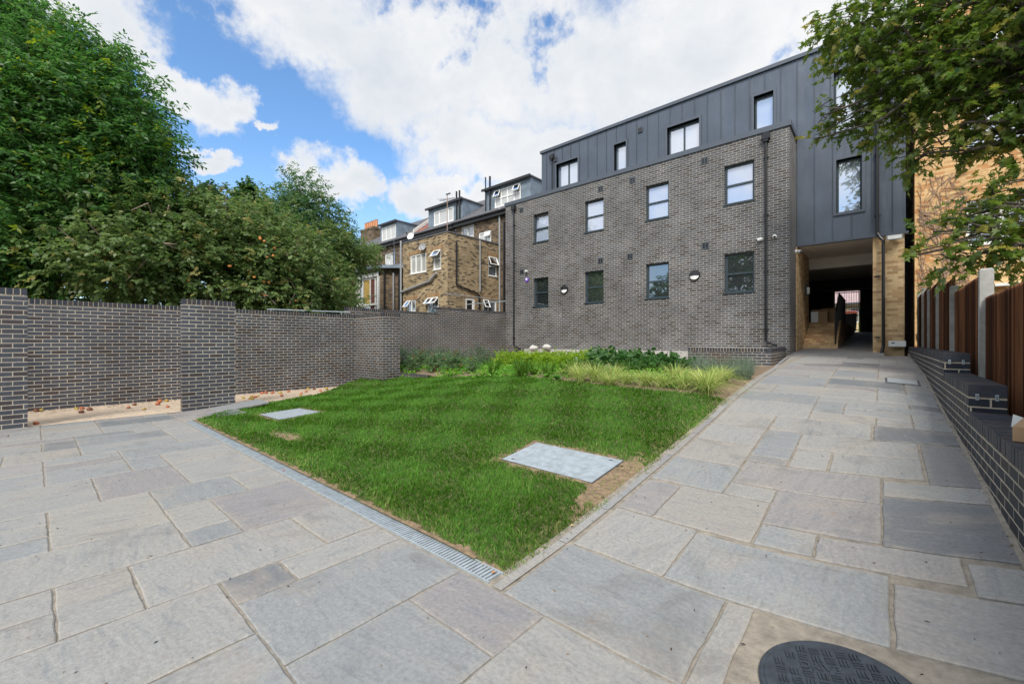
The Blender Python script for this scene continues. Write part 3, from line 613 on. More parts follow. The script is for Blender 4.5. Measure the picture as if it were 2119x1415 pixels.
# ------------------------------------------------------------------ lawn
cov1 = (-3.0,-1.91,3.24,3.84); cov2 = (-8.55,-7.62,2.72,3.42); patch3 = (-6.3, 2.35)
def lawn():
    r = np.random.default_rng(4); N = 520000
    x = r.uniform(-12.45,-1.60,N); y = r.uniform(1.80,7.45,N); d_ = np.hypot(x, y)
    keep = r.random(N) < np.clip((2.9/d_)**1.15, .10, 1); x, y = x[keep], y[keep]; d_ = d_[keep]
    el_ = np.interp(y, [1.8,3.14,4.74,6.5,7.5], [-8.95,-10.05,-10.94,-12.12,-12.5]); by = np.interp(x, [-11.0,-9.45,-7.1,-5.5,-4.1,-3.2,-1.6], [7.38,7.45,7.25,7.05,6.82,6.72,6.62])
    nx_ = np.sin(y*7)*.02 + np.sin(y*17+1)*.012 + r.normal(size=len(x))*.012
    ok = (x < -1.652+nx_*1.6) & (y > 1.85+np.sin(x*9)*.012+np.abs(r.normal(size=len(x)))*.012) & (y < by) & (x > el_+nx_*1.6) & ~((x < -10.96) & (y > 6.74))
    def rectd(c): return np.maximum(np.maximum(c[0]-x, x-c[1]), np.maximum(c[2]-y, y-c[3]))
    d1, d2 = rectd(cov1), rectd(cov2); wob = .03*np.sin(x*23+y*9)
    # worn strip between the larger cover and the path
    worn = (np.clip(1-np.hypot((x+1.78)/.16, (y-3.42)/.62), 0, 1) > .12+.1*np.sin(x*40+y*31))
    p3 = np.hypot((x-patch3[0])/.42, (y-patch3[1])/.10)
    ok &= (d1 > .035+wob) & (d2 > .03+wob*.8) & ~(worn & (r.random(len(x)) < .80)) & ~((p3 < 1) & (r.random(len(x)) < .6))
    sparse = np.maximum(np.exp(-np.maximum(d1,0)/.07), np.exp(-np.maximum(d2,0)/.06)); ok &= r.random(len(x)) > sparse*.55
    x, y, d_, d1, d2, worn, p3 = [q[ok] for q in (x, y, d_, d1, d2, worn, p3)]
    f = np.clip((x+11)/6, 0, 1); f = f*f*(3-2*f)
    z = np.interp(y, *zip(*BL))*(1-f) + np.interp(y, *zip(*BZ))*f; gg = np.clip((x+2.15)/.45, 0, 1); z = z*(1-gg) + (np.interp(y, *zip(*PZ))-.03*gg)*gg
    P_ = np.stack([x, y, z+.008], 1)
    clump = np.sin(x*3.1+np.sin(y*2.3)*1.5)*np.sin(y*3.7+np.sin(x*1.9)) ; clump2 = np.sin(x*13+y*5)*np.sin(y*11-x*6)
    mix = .42 + .12*clump + .14*clump2 + .22*r.normal(size=len(x))
    edge = np.minimum(-1.68-x, y-1.84); dry = np.maximum.reduce([np.exp(-np.maximum(edge,0)/.10)*.75, np.exp(-np.maximum(d1,0)/.09)*1.0, np.exp(-np.maximum(d2,0)/.09)*.9, worn*1.1, (p3 < 1.3)*.7])
    mix = np.clip(mix, 0, 1) + np.where(r.random(len(x)) < dry*.7 + .012, .9, 0)
    ln = .052 + .005*clump + .010*clump2; ln = ln*(1-.45*np.clip(dry,0,1)); wd = .0030 + .0011*d_
    aa = np.arctan2(np.sin(x*5+y*3), np.cos(y*6-x*2)) + r.normal(size=len(x))*1.1
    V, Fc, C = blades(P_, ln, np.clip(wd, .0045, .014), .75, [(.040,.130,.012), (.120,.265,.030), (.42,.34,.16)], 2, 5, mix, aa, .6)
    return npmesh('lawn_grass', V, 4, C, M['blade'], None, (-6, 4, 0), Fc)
tag(lawn(), 'mown bright green lawn sloping up to the planting bed', 'grass', kind='stuff')
# steel covers in the lawn
def steel_cover(c, label, z):
    t = thing('access_cover', label, 'manhole cover', ((c[0]+c[1])/2, (c[2]+c[3])/2, z))
    sl_ = lambda x, y: bed_z(x, y) + .024
    m1 = MB()
    z00, z10, z11, z01 = sl_(c[0],c[2]), sl_(c[1],c[2]), sl_(c[1],c[3]), sl_(c[0],c[3])
    def pt(u, v, h): return (c[0]+(c[1]-c[0])*u, c[2]+(c[3]-c[2])*v, (z00*(1-u)+z10*u)*(1-v)+(z01*(1-u)+z11*u)*v+h)
    m1.add([pt(0,0,-.06),pt(1,0,-.06),pt(1,1,-.06),pt(0,1,-.06),pt(0,0,0),pt(1,0,0),pt(1,1,0),pt(0,1,0)], [(4,5,6,7),(0,1,5,4),(1,2,6,5),(2,3,7,6),(3,0,4,7)])
    m1.build('frame', M['dkgrey'], t)
    m2 = MB(); e = .008
    m2.add([pt(e,e,-.01),pt(1-e,e,-.01),pt(1-e,1-e,-.01),pt(e,1-e,-.01),pt(e,e,.004),pt(1-e,e,.004),pt(1-e,1-e,.004),pt(e,1-e,.004)], [(4,5,6,7),(0,1,5,4),(1,2,6,5),(2,3,7,6),(3,0,4,7)])
    nx_, ny_ = int((c[1]-c[0])/.033), int((c[3]-c[2])/.033)     # chequer-plate tears
    for i in range(1, nx_):
        for j in range(1, ny_):
            u, v = (i+.5*(j%2))/nx_, j/ny_
            if u > .97: continue
            a = .012/(c[1]-c[0]); b = .003/(c[3]-c[2])
            if (i+j) % 2: m2.add([pt(u-a,v,.0045),pt(u,v-b,.0055),pt(u+a,v,.0045),pt(u,v+b,.0055)], [(0,1,2,3)])
            else:
                a2, b2 = .003/(c[1]-c[0]), .012/(c[3]-c[2]); m2.add([pt(u-a2,v,.0055),pt(u,v-b2,.0045),pt(u+a2,v,.0055),pt(u,v+b2,.0045)], [(0,1,2,3)])
    m2.build('cover_plate', M['galv'], t)
    for u, v in ((.1,.1),(.9,.9)): h = MB(); h.add([pt(u-.02,v-.015,.0062),pt(u+.02,v-.015,.0062),pt(u+.02,v+.015,.0062),pt(u-.02,v+.015,.0062)], [(0,1,2,3)]); h.build('keyhole', M['black'], t)
steel_cover(cov1, 'larger galvanised chequer plate cover in the lawn near the path edge', bed_z(-2.4,3.5))
steel_cover(cov2, 'smaller galvanised cover set in the lawn near the middle brick screen', bed_z(-8,3))
# flush cover in the ramp
t = thing('access_cover', 'small rectangular steel frame cover flush in the sloping path by the dark brick ramp wall', 'manhole cover', (.25,9.0,path_z(.25,9)))
mb = MB(); q = [(.04,8.75),(.44,8.75),(.44,9.35),(.04,9.35)]
mb.add([(x,y_,path_z(x,y_)+.006) for x,y_ in q]+[(x,y_,path_z(x,y_)-.02) for x,y_ in q], [(0,1,2,3),(4,5,1,0),(5,6,2,1),(6,7,3,2),(7,4,0,3)]); mb.build('frame', M['dkgrey'], t)
mb = MB(); q = [(.065,8.80),(.415,8.80),(.415,9.30),(.065,9.30)]; mb.add([(x,y_,path_z(x,y_)+.010) for x,y_ in q], [(0,1,2,3)]); mb.build('cover_plate', M['galv'], t)
# drain channel along the lawn edge
t = thing('drain_channel', 'galvanised slotted drain channel running along the lawn edge of the patio', 'drain', (-5.3,1.765,0))
mb = MB(); mb.box(-8.93,-1.68,1.705,1.715,-.02,.008); mb.box(-8.93,-1.68,1.825,1.835,-.02,.008); mb.build('channel_rail', M['galv'], t)
mb = MB(); x = -8.92
while x < -1.70:
    mb.box(x, x+.0155, 1.717, 1.823, -.012, .0065+random.uniform(-.0008,.0008)); x += .0285
mb.build('grating', M['galv'], t)
mb = MB(); mb.box(-8.93,-1.68,1.716,1.824,-.05,-.045); mb.build('channel_bed', M['black'], t)
# black round manhole in the foreground
MC = (-.115, 2.005, .268); MZ = path_z(MC[0], MC[1]); gx_ = (path_z(MC[0]+.2,MC[1])-path_z(MC[0]-.2,MC[1]))/.4; gy_ = (path_z(MC[0],MC[1]+.2)-path_z(MC[0],MC[1]-.2))/.4
def mz(x, y, h=0): return MZ + gx_*(x-MC[0]) + gy_*(y-MC[1]) + .008 + h
t = thing('manhole_cover', 'round black plastic manhole cover with raised basket-weave bars at the front of the path', 'manhole cover', (MC[0],MC[1],MZ))
def disc(mb, r0, r1, h0, h1, n_=72):
    vs = []
    for k in range(n_):
        a = 2*math.pi*k/n_; ca, sa = math.cos(a), math.sin(a)
        for r_, h in ((r0,h0-.03),(r0,h0),(r1,h1)): x_, y_ = MC[0]+ca*r_, MC[1]+sa*r_; vs.append((x_,y_,mz(x_,y_,h)))
    fs = []
    for k in range(n_):
        j = (k+1) % n_
        for l in (0,1): fs.append((3*k+l,3*j+l,3*j+l+1,3*k+l+1))
    fs.append(tuple(3*k+2 for k in range(n_))); mb.add(vs, fs)
mb = MB(); disc(mb, MC[2], MC[2]-.006, 0, .004); mb.build('rim', M['cover'], t)
mb = MB(); disc(mb, MC[2]-.018, MC[2]-.021, .004, .0075)
ca, sa = math.cos(R_(18)), math.sin(R_(18)); tile = .046
for i in range(-6,7):
    for j in range(-6,7):
        if math.hypot(i*tile, j*tile) > MC[2]-.05: continue
        if abs(j-2) <= 0 and -3 <= i <= 1: continue
        for k in (-1,0,1):
            hw, hl = .0032, .017
            if (i+j) % 2: q = [(-hl,k*.0125-hw),(hl,k*.0125-hw),(hl,k*.0125+hw),(-hl,k*.0125+hw)]
            else: q = [(k*.0125-hw,-hl),(k*.0125+hw,-hl),(k*.0125+hw,hl),(k*.0125-hw,hl)]
            P8 = []
            for h, sc in ((.006,1.0),(.0145,.72)):
                for (a, b) in q:
                    cx_ = sum(p_[0] for p_ in q)/4; cy_ = sum(p_[1] for p_ in q)/4
                    a2, b2 = cx_+(a-cx_)*(sc if abs(a-cx_)<.01 else .95), cy_+(b-cy_)*(sc if abs(b-cy_)<.01 else .95)
                    X, Y = i*tile+a2, j*tile+b2; xx, yy = MC[0]+X*ca-Y*sa, MC[1]+X*sa+Y*ca; P8.append((xx,yy,mz(xx,yy,h)))
            mb.add(P8, [(4,5,6,7),(0,1,5,4),(1,2,6,5),(2,3,7,6),(3,0,4,7)])
lid = mb.build('lid', M['cover'], t)
fc = bpy.data.curves.new('lettering', 'FONT'); fc.body = 'DRIVE'; fc.size = .05; fc.extrude = .002; fc.align_x = 'CENTER'
fo = bpy.data.objects.new('lettering', fc); COL.objects.link(fo); bpy.context.view_layer.update()
me = bpy.data.meshes.new_from_object(fo); bpy.data.objects.remove(fo)
lo = bpy.data.objects.new('lettering', me); me.materials.append(M['cover']); COL.objects.link(lo); lo.parent = t
X, Y = -1*tile, 2*tile-.015; lx, ly = MC[0]+X*ca-Y*sa, MC[1]+X*sa+Y*ca; lo.location = Vector((lx,ly,mz(lx,ly,.0095)))-Vector((MC[0],MC[1],MZ)); lo.rotation_euler = (math.atan(gy_), -math.atan(gx_), R_(18))

# ------------------------------------------------------------------ dark brick garden walls
t = thing('garden_wall', 'long dark blue brick boundary wall with brick on edge coping behind the sand strip', 'wall', (-12.7,0,0))
mb = MB(); mb.box(-12.82,-12.6,-9,6.985,-.05,2.118); mb.build('wall', M['brick'], t); coping('coping', t, 'y', -9,6.985,-12.822,-12.598,2.118,2.225)
t = thing('garden_wall', 'short dark brick return wall ending in a pier beside the planting bed', 'wall', (-11.8,7.05,0))
mb = MB(); mb.box(-12.597,-11.0,6.77,7.35,-.05,2.118); mb.build('wall', M['brick'], t); coping('coping', t, 'x', -12.59,-11.10,6.768,7.352,2.118,2.225); coping('pier_coping', t, 'y', 6.768,7.352,-11.098,-10.998,2.118,2.225)
t = thing('garden_wall', 'tall dark brick wall with a stepped coping between the return pier and the new building', 'wall', (-13.5,11,0))
mb = MB(); mb.box(-13.62,-13.4,6.9,10.8,-.05,2.428); mb.box(-13.62,-13.4,10.8,14.83,-.05,2.678); mb.build('wall', M['brick'], t)
coping('coping', t, 'y', 6.9,10.797,-13.622,-13.398,2.428,2.535); coping('coping', t, 'y', 10.8,14.82,-13.622,-13.398,2.678,2.785)
t = thing('screen_wall', 'freestanding dark brick screen at the left edge of the patio', 'wall', (-10.38,-.52,0)); 
mb = MB(); mb.box(-10.46,-10.3,-.97,-.07,-.05,2.113); mb.build('wall', M['brick'], t); coping('coping', t, 'y', -.97,-.07,-10.463,-10.297,2.113,2.22)
t = thing('screen_wall', 'freestanding dark brick screen between the two sand bays', 'wall', (-10.38,2.37,0))
mb = MB(); mb.box(-10.46,-10.3,1.92,2.82,-.05,2.113); mb.build('wall', M['brick'], t); coping('coping', t, 'y', 1.92,2.82,-10.463,-10.297,2.113,2.22)
t = thing('bed_edging_wall', 'low brick edging wall beside the foot of the return pier', 'wall', (-10.5,7.38,0))
mb = MB(); mb.box(-10.998,-9.6,7.33,7.44,.0,.36); mb.build('wall', M['brick'], t); coping('coping', t, 'x', -10.995,-9.6,7.328,7.442,.36,.43)
# planter wall at the facade foot
t = thing('planter_wall', 'low dark brick planter box at the foot of the facade beside the ramp', 'wall', (-3.2,13.6,.6))
mb = MB(); mb.box(-4.25,-2.15,12.6,14.828,.5,1.10); mb.build('wall', M['brick'], t); coping('coping', t, 'x', -4.25,-2.26,12.598,12.83,1.10,1.207); coping('side_coping', t, 'y', 12.60,14.82,-2.257,-2.148,1.10,1.207)
mb = MB(); mb.box(-4.24,-2.26,12.83,14.825,1.10,1.19); mb.build('planter_fill', M['concrete'], t)
# ramp wall, three steps
t = thing('ramp_wall', 'stepped dark brick wall with brick on edge coping running up beside the sloping path', 'wall', (.66,8,.3))
mb = MB(); mb.box(.55,.765,7.14,16.05,.1,1.133); mb.box(.55,.765,5.22,7.14,-.05,.908); mb.box(.55,.765,-2,5.22,-.05,.683); mb.build('wall', M['brick_ramp'], t)
mb = MB(); mb.box(.552,.763,7.138,7.1385,.915,1.125)
coping('coping', t, 'y', 7.14,16.03,.548,.767,1.133,1.235); coping('coping', t, 'y', 5.22,7.137,.548,.767,.908,1.01); coping('coping', t, 'y', -2,5.217,.548,.767,.683,.785)
for (yy, zz) in ((7.14,1.11),(5.22,.885)):
    for xx in (.60,.71):
        mb = MB(); mb.box(xx-.010,xx+.010,yy-.004,yy+.03,zz,zz+.05,0)
        for hz in (.012,.03): mb.box(xx-.005,xx+.005,yy-.0052,yy-.0042,zz+hz,zz+hz+.008,1)
        mb.build('wall_tie', [M['galv'], M['black']], t)
# mortar haunch at foot of ramp wall
mb = MB()
for k in range(60):
    y0, y1 = -1+k*.28, -1+(k+1)*.28; mb.add([(.525,y0,path_z(.525,y0)+.004),(.549,y0,path_z(.55,y0)+.014),(.549,y1,path_z(.55,y1)+.014),(.525,y1,path_z(.525,y1)+.004)], [(0,1,2,3)])
mb.build('mortar_haunch', M['joint'], t)
# light stone plinth along the facade
t = thing('retaining_kerb', 'pale concrete kerb with weep holes along the foot of the brick facade', 'kerb', (-8.5,14.6,.9))
mb = MB(); mb.box(-11.9,-4.3,14.35,14.82,.8,1.06); mb.build('kerb', M['concrete'], t)
for k in range(16): mb = MB(); mb.tube([(-11.5+k*.46,14.345,1.01),(-11.5+k*.46,14.36,1.01)], .018, 8); mb.build('weep_hole', M['black'], t)

# ------------------------------------------------------------------ the new building
NB = thing('apartment_building', 'new dark brick and grey zinc apartment block with an open passage under its right end', 'building', (-6,16,.95))
UP = [(-11.77,-10.93),(-9.10,-8.24),(-6.51,-5.66),(-3.85,-2.99)]
holes = [(a,b,5.81,7.07) for a,b in UP] + [(a,b,2.95,4.21) for a,b in UP]
mb = MB(); wall(mb, my(14.83), -13.46, -2.06, .55, 7.86, holes, .2)
mb.add([(-2.06,14.83,.55),(-2.06,16.1,.55),(-2.06,16.1,7.86),(-2.06,14.83,7.86)], [(0,1,2,3)]); mb.add([(-13.46,14.83,.55),(-13.46,29,.55),(-13.46,29,7.86),(-13.46,14.83,7.86)], [(0,1,2,3)])
mb.build('brick_facade', M['brick_main'], NB)
mb = MB(); mb.box(-13.44,-2.08,14.86,16.1,7.6,7.8); mb.build('flat_roof', M['roofgrey'], NB)
mb = MB(); mb.box(-13.50,-2.02,14.79,15.0,7.80,7.96); mb.box(-2.24,-2.02,15.0,16.08,7.80,7.96); mb.build('parapet_coping', M['zinc_trim'], NB)
mb = MB()
for a, b in UP:
    for z in (7.07, 4.21):
        x = a-.03
        while x < b: mb.box(x+.005, x+.07, 14.822, 14.84, z+.005, z+.105); x += .075
for i, (a, b) in enumerate(UP):
    window(NB, my(14.83), a, b, 5.81, 7.07, M['anthracite'], M['glass_up'], trans=(.49,), trickle=True, tilt=3 if i == 0 else 0, recess=.10)
    window(NB, my(14.83), a, b, 2.95, 4.21, M['anthracite'], M['glass_dk'], trans=(.49,), trickle=True, recess=.10)
def vent(x, z, y, s=.115):
    mb = MB(my(y)); mb.box(x-s,x+s,-.012,.01,z-s,z+s); f = mb.build('air_vent', M['dkgrey'], NB)
    mb = MB(my(y)); mb.box(x-s*.72,x-s*.12,-.016,-.011,z-s*.75,z+s*.75); mb.box(x+s*.12,x+s*.72,-.016,-.011,z-s*.75,z+s*.75); mb.build('louvre', M['black'], f)
for x in (-12.47,-8.37,-7.03,-4.46): vent(x, 7.43, 14.83)
for x in (-12.44,-8.37,-7.12,-4.43): vent(x, 4.59, 14.83)
for x in (-11.45,-7.29): vent(x, 9.88, 16.06, .10)
# zinc storeys: sheets between standing seams, real folds at each seam
ZW = [(-11.40,-10.22,8.1,9.62,'pair'),(-8.44,-7.90,8.1,9.62,'one'),(-6.20,-5.02,8.1,9.58,'pair'),(-3.25,-2.68,8.1,9.65,'one'),(-1.10,-.56,7.66,9.58,'one'),(-1.04,-.44,5.27,6.87,'one')]
mb = MB(); wall(mb, my(16.1), -12.27, .50, 7.75, 10.42, [h[:4] for h in ZW if h[2] > 7.6 and h[0] < -2.5] + [(-1.10,-.56,7.75,9.58)], .25)
wall(mb, my(16.1), -2.06, .50, 4.45, 7.75, [(-1.10,-.56,7.66,7.75),(-1.04,-.44,5.27,6.87)], .25)
mb.add([(.50,16.1,4.45),(.50,29,4.45),(.50,29,10.42),(.50,16.1,10.42)], [(0,1,2,3)]); mb.add([(-12.27,16.1,7.75),(-12.27,29,7.75),(-12.27,29,10.42),(-12.27,16.1,10.42)], [(0,1,2,3)])
mb.build('zinc_cladding', M['zinc'], NB)
mb = MB(); x = -12.27+.30
while x < .45:
    lo_, hi_ = (7.76 if x < -2.06 else 4.47), 10.36; segs = [(lo_, hi_)]
    for h in ZW:
        if h[0]-.09 < x < h[1]+.09:
            ns = []
            for a, b in segs:
                if h[3]+.09 < b: ns.append((max(a, h[3]+.09), b))
                if h[2]-.09 > a: ns.append((a, min(b, h[2]-.09)))
            segs = ns
    for a, b in segs: mb.box(x-.006, x+.006, 16.068, 16.11, a, b)
    x += .452
mb.build('standing_seam', M['zinc_trim'], NB)
mb = MB(); mb.box(-12.33,.55,16.03,16.3,10.38,10.50); mb.box(-12.33,-12.1,16.3,29,10.38,10.50); mb.box(.30,.55,16.3,29,10.38,10.50); mb.build('roof_edge', M['zinc_trim'], NB)
mb = MB(); mb.box(-12.2,.45,16.2,29,10.2,10.3); mb.build('roof', M['roofgrey'], NB)
mb = MB(); mb.box(-2.04,.56,16.045,16.2,4.40,4.47); mb.build('drip_edge', M['zinc_trim'], NB)
for a, b, c, e, k in ZW:
    wo_ = window(NB, my(16.1), a, b, c, e, M['anthracite'], M['glass_zinc'], mull=(.5,) if k == 'pair' else (), recess=.13, fwid=.05, sill=False)
    s_ = MB(my(16.1)); q = .075
    s_.box(a-q,a,-.045,.13,c-q,e+q); s_.box(b,b+q,-.045,.13,c-q,e+q); s_.box(a,b,-.045,.13,e,e+q); s_.box(a,b,-.045,.13,c-q,c); s_.build('zinc_surround', M['zinc_trim'], wo_)
    if k == 'pair':
        cu = MB(my(16.1)); r_ = random.Random(int(a*10)); u = (a+b)/2+.05
        while u < b-.1: cu.box(u, u+.03, .215, .23, c+.06, e-.07); u += .05
        cu.build('curtain', M['lampwhite'], wo_)
for q in ([(-1.6,16.6,10.3),(-1.35,16.5,10.95)], [(-7.4,16.7,10.3),(-7.4,16.7,10.75)]): mb = MB(); mb.tube(q, .012, 6); mb.build('roof_rod', M['dkgrey'], NB)
def downpipe(pts, hop, r=.036, hz=None):
    mb = MB(); mb.tube(pts, r, 10); 
    if hop:
        x, y, z = hop; mb.prism([(x-.11,y-.07),(x+.11,y-.07),(x+.11,y+.09),(x-.11,y+.09)], z, z+.16); mb.prism([(x-.07,y-.05),(x+.07,y-.05),(x+.07,y+.06),(x-.07,y+.06)], z-.07, z); mb.box(x-.08,x+.08,y+.02,y+.10,z+.16,z+.24)
    p = mb.build('downpipe', M['black'], NB, smooth=False)
    zt, zb = max(q[2] for q in pts), min(q[2] for q in pts); x, y = pts[0][0], pts[0][1]; z = zb+.5
    while z < zt-.3: c = MB(); c.tube([(x,y,z-.02),(x,y,z+.02)], r+.010, 10); c.box(x-r-.035,x+r+.035,y+.01,y+.05,z-.012,z+.012); c.build('pipe_bracket', M['black'], p); z += 1.75
downpipe([(-12.89,14.77,7.5),(-12.89,14.77,1.25),(-12.80,14.72,1.16),(-12.35,14.6,1.05)], (-12.89,14.75,7.52))
downpipe([(-2.66,14.77,7.55),(-2.66,14.77,1.42),(-2.60,14.74,1.35),(-2.36,14.62,1.26)], (-2.66,14.75,7.55))
downpipe([(-11.62,16.04,10.1),(-11.62,16.04,7.9)], (-11.62,16.02,9.95), .03)
downpipe([(-.10,16.02,10.3),(-.10,16.02,4.5),(-.04,16.0,4.36),(.03,15.98,4.25),(.03,15.99,1.25),(.00,15.97,1.1),(-.02,15.95,1.0)], None, .04)
# passage
PG = M['brick_yel']
mb = MB(); mb.box(-.20,.475,16.12,16.9,.5,4.40); mb.build('passage_pier', PG, NB)
mb = MB(); mb.add([(-2.03,16.1,.5),(-2.03,18.95,.5),(-2.03,18.95,4.45),(-2.03,16.1,4.45)], [(0,1,2,3)]); mb.box(-2.07,-2.031,16.05,16.12,.5,4.4); mb.build('passage_wall', PG, NB)
mb = MB(); mb.add([(-2.05,16.12,4.44),(-.1,16.12,4.44),(-.1,19.1,4.44),(-2.05,19.1,4.44)], [(0,1,2,3)]); mb.box(-6,-.1,19.1,19.4,4.06,4.45); mb.box(-6,-.1,19.4,24,4.2,4.45); mb.build('passage_ceiling', M['soffit'], NB)
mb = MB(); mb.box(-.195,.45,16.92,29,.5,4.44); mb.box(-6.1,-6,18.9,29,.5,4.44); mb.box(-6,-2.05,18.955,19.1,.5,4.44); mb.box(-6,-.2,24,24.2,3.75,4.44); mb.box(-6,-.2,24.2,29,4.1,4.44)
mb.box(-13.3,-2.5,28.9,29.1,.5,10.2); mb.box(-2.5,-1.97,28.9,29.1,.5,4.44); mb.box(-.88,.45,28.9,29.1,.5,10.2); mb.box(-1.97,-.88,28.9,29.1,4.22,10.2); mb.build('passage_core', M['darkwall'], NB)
mb = MB()
for k in range(6): mb.box(-2.03,-1.21,17.5+k*.29,19.0 if k < 5 else 19.0,1.0,1.18+(k)*.15+.15)
mb.box(-5.9,-1.21,19.0,28.8,1.0,2.09); mb.build('steps', M['brick_yel'], NB)
mb = MB()
mb.add([(-1.21,17.45,1.0),(-1.09,17.45,1.0),(-1.09,19.0,1.0),(-1.21,19.0,1.0),(-1.21,17.45,1.36),(-1.09,17.45,1.36),(-1.09,19.0,2.13),(-1.21,19.0,2.13)], [(4,5,6,7),(0,1,5,4),(1,2,6,5),(3,0,4,7)]); mb.box(-1.21,-1.09,19.0,28.8,1.0,2.13); mb.build('stair_cheek', PG, NB)
# rail on the stair
t = thing('handrail', 'black metal handrail running up the passage steps', 'railing', (-1.15,17.4,1.3))
mb = MB(); mb.tube([(-1.15,17.42,1.3),(-1.15,17.42,2.28),(-1.15,19.05,3.1),(-1.15,22.5,3.1)], .022, 8); mb.build('rail', M['blackmetal'], t)
mb = MB()
for k in range(40):
    y_ = 17.55+k*.125; zb = min(2.13,1.36+(y_-17.45)*.5); zt = min(3.1,2.28+(y_-17.42)*.5); mb.tube([(-1.15,y_,zb),(-1.15,y_,zt)], .008, 5)
mb.build('baluster', M['blackmetal'], t)
# gate
t = thing('metal_gate', 'black railing gate closing the far end of the passage', 'gate', (-1.42,28.85,1.9))
mb = MB(); mb.box(-1.96,-1.92,28.84,28.88,1.9,4.15); mb.box(-.93,-.89,28.84,28.88,1.9,4.15)
for z in (1.98,2.75,3.2,4.0): mb.box(-1.92,-.93,28.845,28.875,z,z+.04)
mb.build('gate_frame', M['blackmetal'], t)
mb = MB()
for k in range(9): mb.box(-1.83+k*.1,-1.815+k*.1,28.85,28.87,1.95,4.12)
mb.build('bar', M['blackmetal'], t)
# things beyond / inside the passage
t = thing('wheelie_bin', 'large black bin with an orange lid standing in the street beyond the gate', 'bin', (-1.5,31,1.9))
mb = MB(); mb.add([(-1.72,30.8,2.0),(-1.12,30.8,2.0),(-1.12,31.4,2.0),(-1.72,31.4,2.0),(-1.80,30.7,2.98),(-1.06,30.7,2.98),(-1.06,31.5,2.98),(-1.80,31.5,2.98)], [(0,3,2,1),(4,5,6,7),(0,1,5,4),(1,2,6,5),(2,3,7,6),(3,0,4,7)]); mb.build('body', M['black'], t)
mb = MB(); mb.add([(-1.84,30.64,2.98),(-1.02,30.64,2.98),(-1.02,31.5,3.05),(-1.84,31.5,3.05),(-1.76,30.75,3.12),(-1.10,30.75,3.12),(-1.10,31.45,3.2),(-1.76,31.45,3.2)], [(4,5,6,7),(0,1,5,4),(1,2,6,5),(2,3,7,6),(3,0,4,7)]); mb.build('lid', M['orange'], t)
for x in (-1.66,-1.2):
    mb = MB(); mb.tube([(x-.04,31.3,1.98),(x+.04,31.3,1.98)], .09, 12); mb.build('wheel', M['black'], t)
mb = MB(); mb.box(-1.0,-.86,32,32.1,1.9,3.0); tag(mb.build('marker_post', M['yellow']), 'yellow green post standing in the street beyond the gate', 'post')
t = thing('street_house', 'low cream house with a pinkish tiled roof seen through the gate', 'building', (-2,46,1.9))
mb = MB(); wall(mb, my(45), -8, 5, 1.9, 4.6, [(-2.0,-.9,3.0,4.2)], .15); mb.build('wall', M['cream'], t)
mb = MB(); mb.add([(-8.2,44.6,4.6),(5.2,44.6,4.6),(5.2,49,7.2),(-8.2,49,7.2)], [(0,1,2,3)]); mb.build('roof', M['pinkroof'], t)
mb = MB(); mb.box(-8.2,5.2,44.5,44.62,4.48,4.62); mb.build('gutter', M['dkgrey'], t)
window(t, my(45), -2.0, -.9, 3.0, 4.2, M['white'], M['glass_old'], mull=(.5,))
for i, (x, y_, s, lab) in enumerate([(-1.75,19.6,.42,'nearer of two brown cardboard boxes on the passage landing'),(-1.5,20.4,.5,'farther of two brown cardboard boxes on the passage landing')]):
    t = thing('cardboard_box', lab, 'box', (x,y_,2.09)); mb = MB(); mb.box(x-.24,x+.24,y_-.2,y_+.2,2.095,2.09+s); mb.build('carton', M['card'], t)
    mb = MB(); mb.add([(x-.24,y_-.2,2.09+s),(x+.24,y_-.2,2.09+s),(x+.26,y_-.32,2.16+s),(x-.26,y_-.32,2.16+s)], [(0,1,2,3)]); mb.add([(x-.24,y_+.2,2.09+s),(x+.24,y_+.2,2.09+s),(x+.24,y_+.3,2.2+s),(x-.24,y_+.3,2.2+s)], [(0,1,2,3)]); mb.build('flap', M['card'], t)
mb = MB(); mb.box(-2.0,-1.78,19.25,19.3,2.095,2.5); tag(mb.build('plastic_sheet', M['white'], bevel=.004), 'small white panel leaning by the boxes on the landing', 'panel')

# ------------------------------------------------------------------ fixtures on the walls
def bulkhead(x, z, lab):
    t = thing('wall_lamp', lab, 'wall lamp', (x,14.83,z), 'round wall lamps on the brick facade'); R1 = .175
    mb = MB(my(14.83)); mb.tube([(x,.0,z),(x,-.05,z)], R1, 32); mb.build('housing', M['black'], t)
    mb = MB(my(14.83)); pts = []
    n_ = 20; vs = [(x+(R1-.025)*math.cos(math.pi*(1+k/n_)), -.055-.03*math.sin(math.pi*k/n_), z+(R1-.025)*math.sin(math.pi*(1+k/n_))) for k in range(n_+1)]
    mb.add(vs+[(x,-.10,z-.01)], [(k,k+1,n_+1) for k in range(n_)]+[(n_,0,n_+1)]); mb.build('diffuser', M['lampwhite'], t)
    mb = MB(my(14.83)); vs = [(x+R1*math.cos(math.pi*k/n_), -.052, z+R1*math.sin(math.pi*k/n_)) for k in range(n_+1)]; m_ = [(x+(R1-.01)*math.cos(math.pi*k/n_), -.10, z+(R1-.04)*math.sin(math.pi*k/n_)) for k in range(n_+1)]
    mb.add(vs+m_+[(x,-.12,z)], [(k,k+1,n_+2+k,n_+1+k) for k in range(n_)]+[(n_+1+k,n_+2+k,2*n_+2) for k in range(n_)]); mb.build('eyelid', M['black'], t)
bulkhead(-10.07,3.59,'round black and white eyelid wall lamp, the one nearer the left downpipe'); bulkhead(-4.77,3.63,'round black and white eyelid wall lamp, the one nearer the ramp')
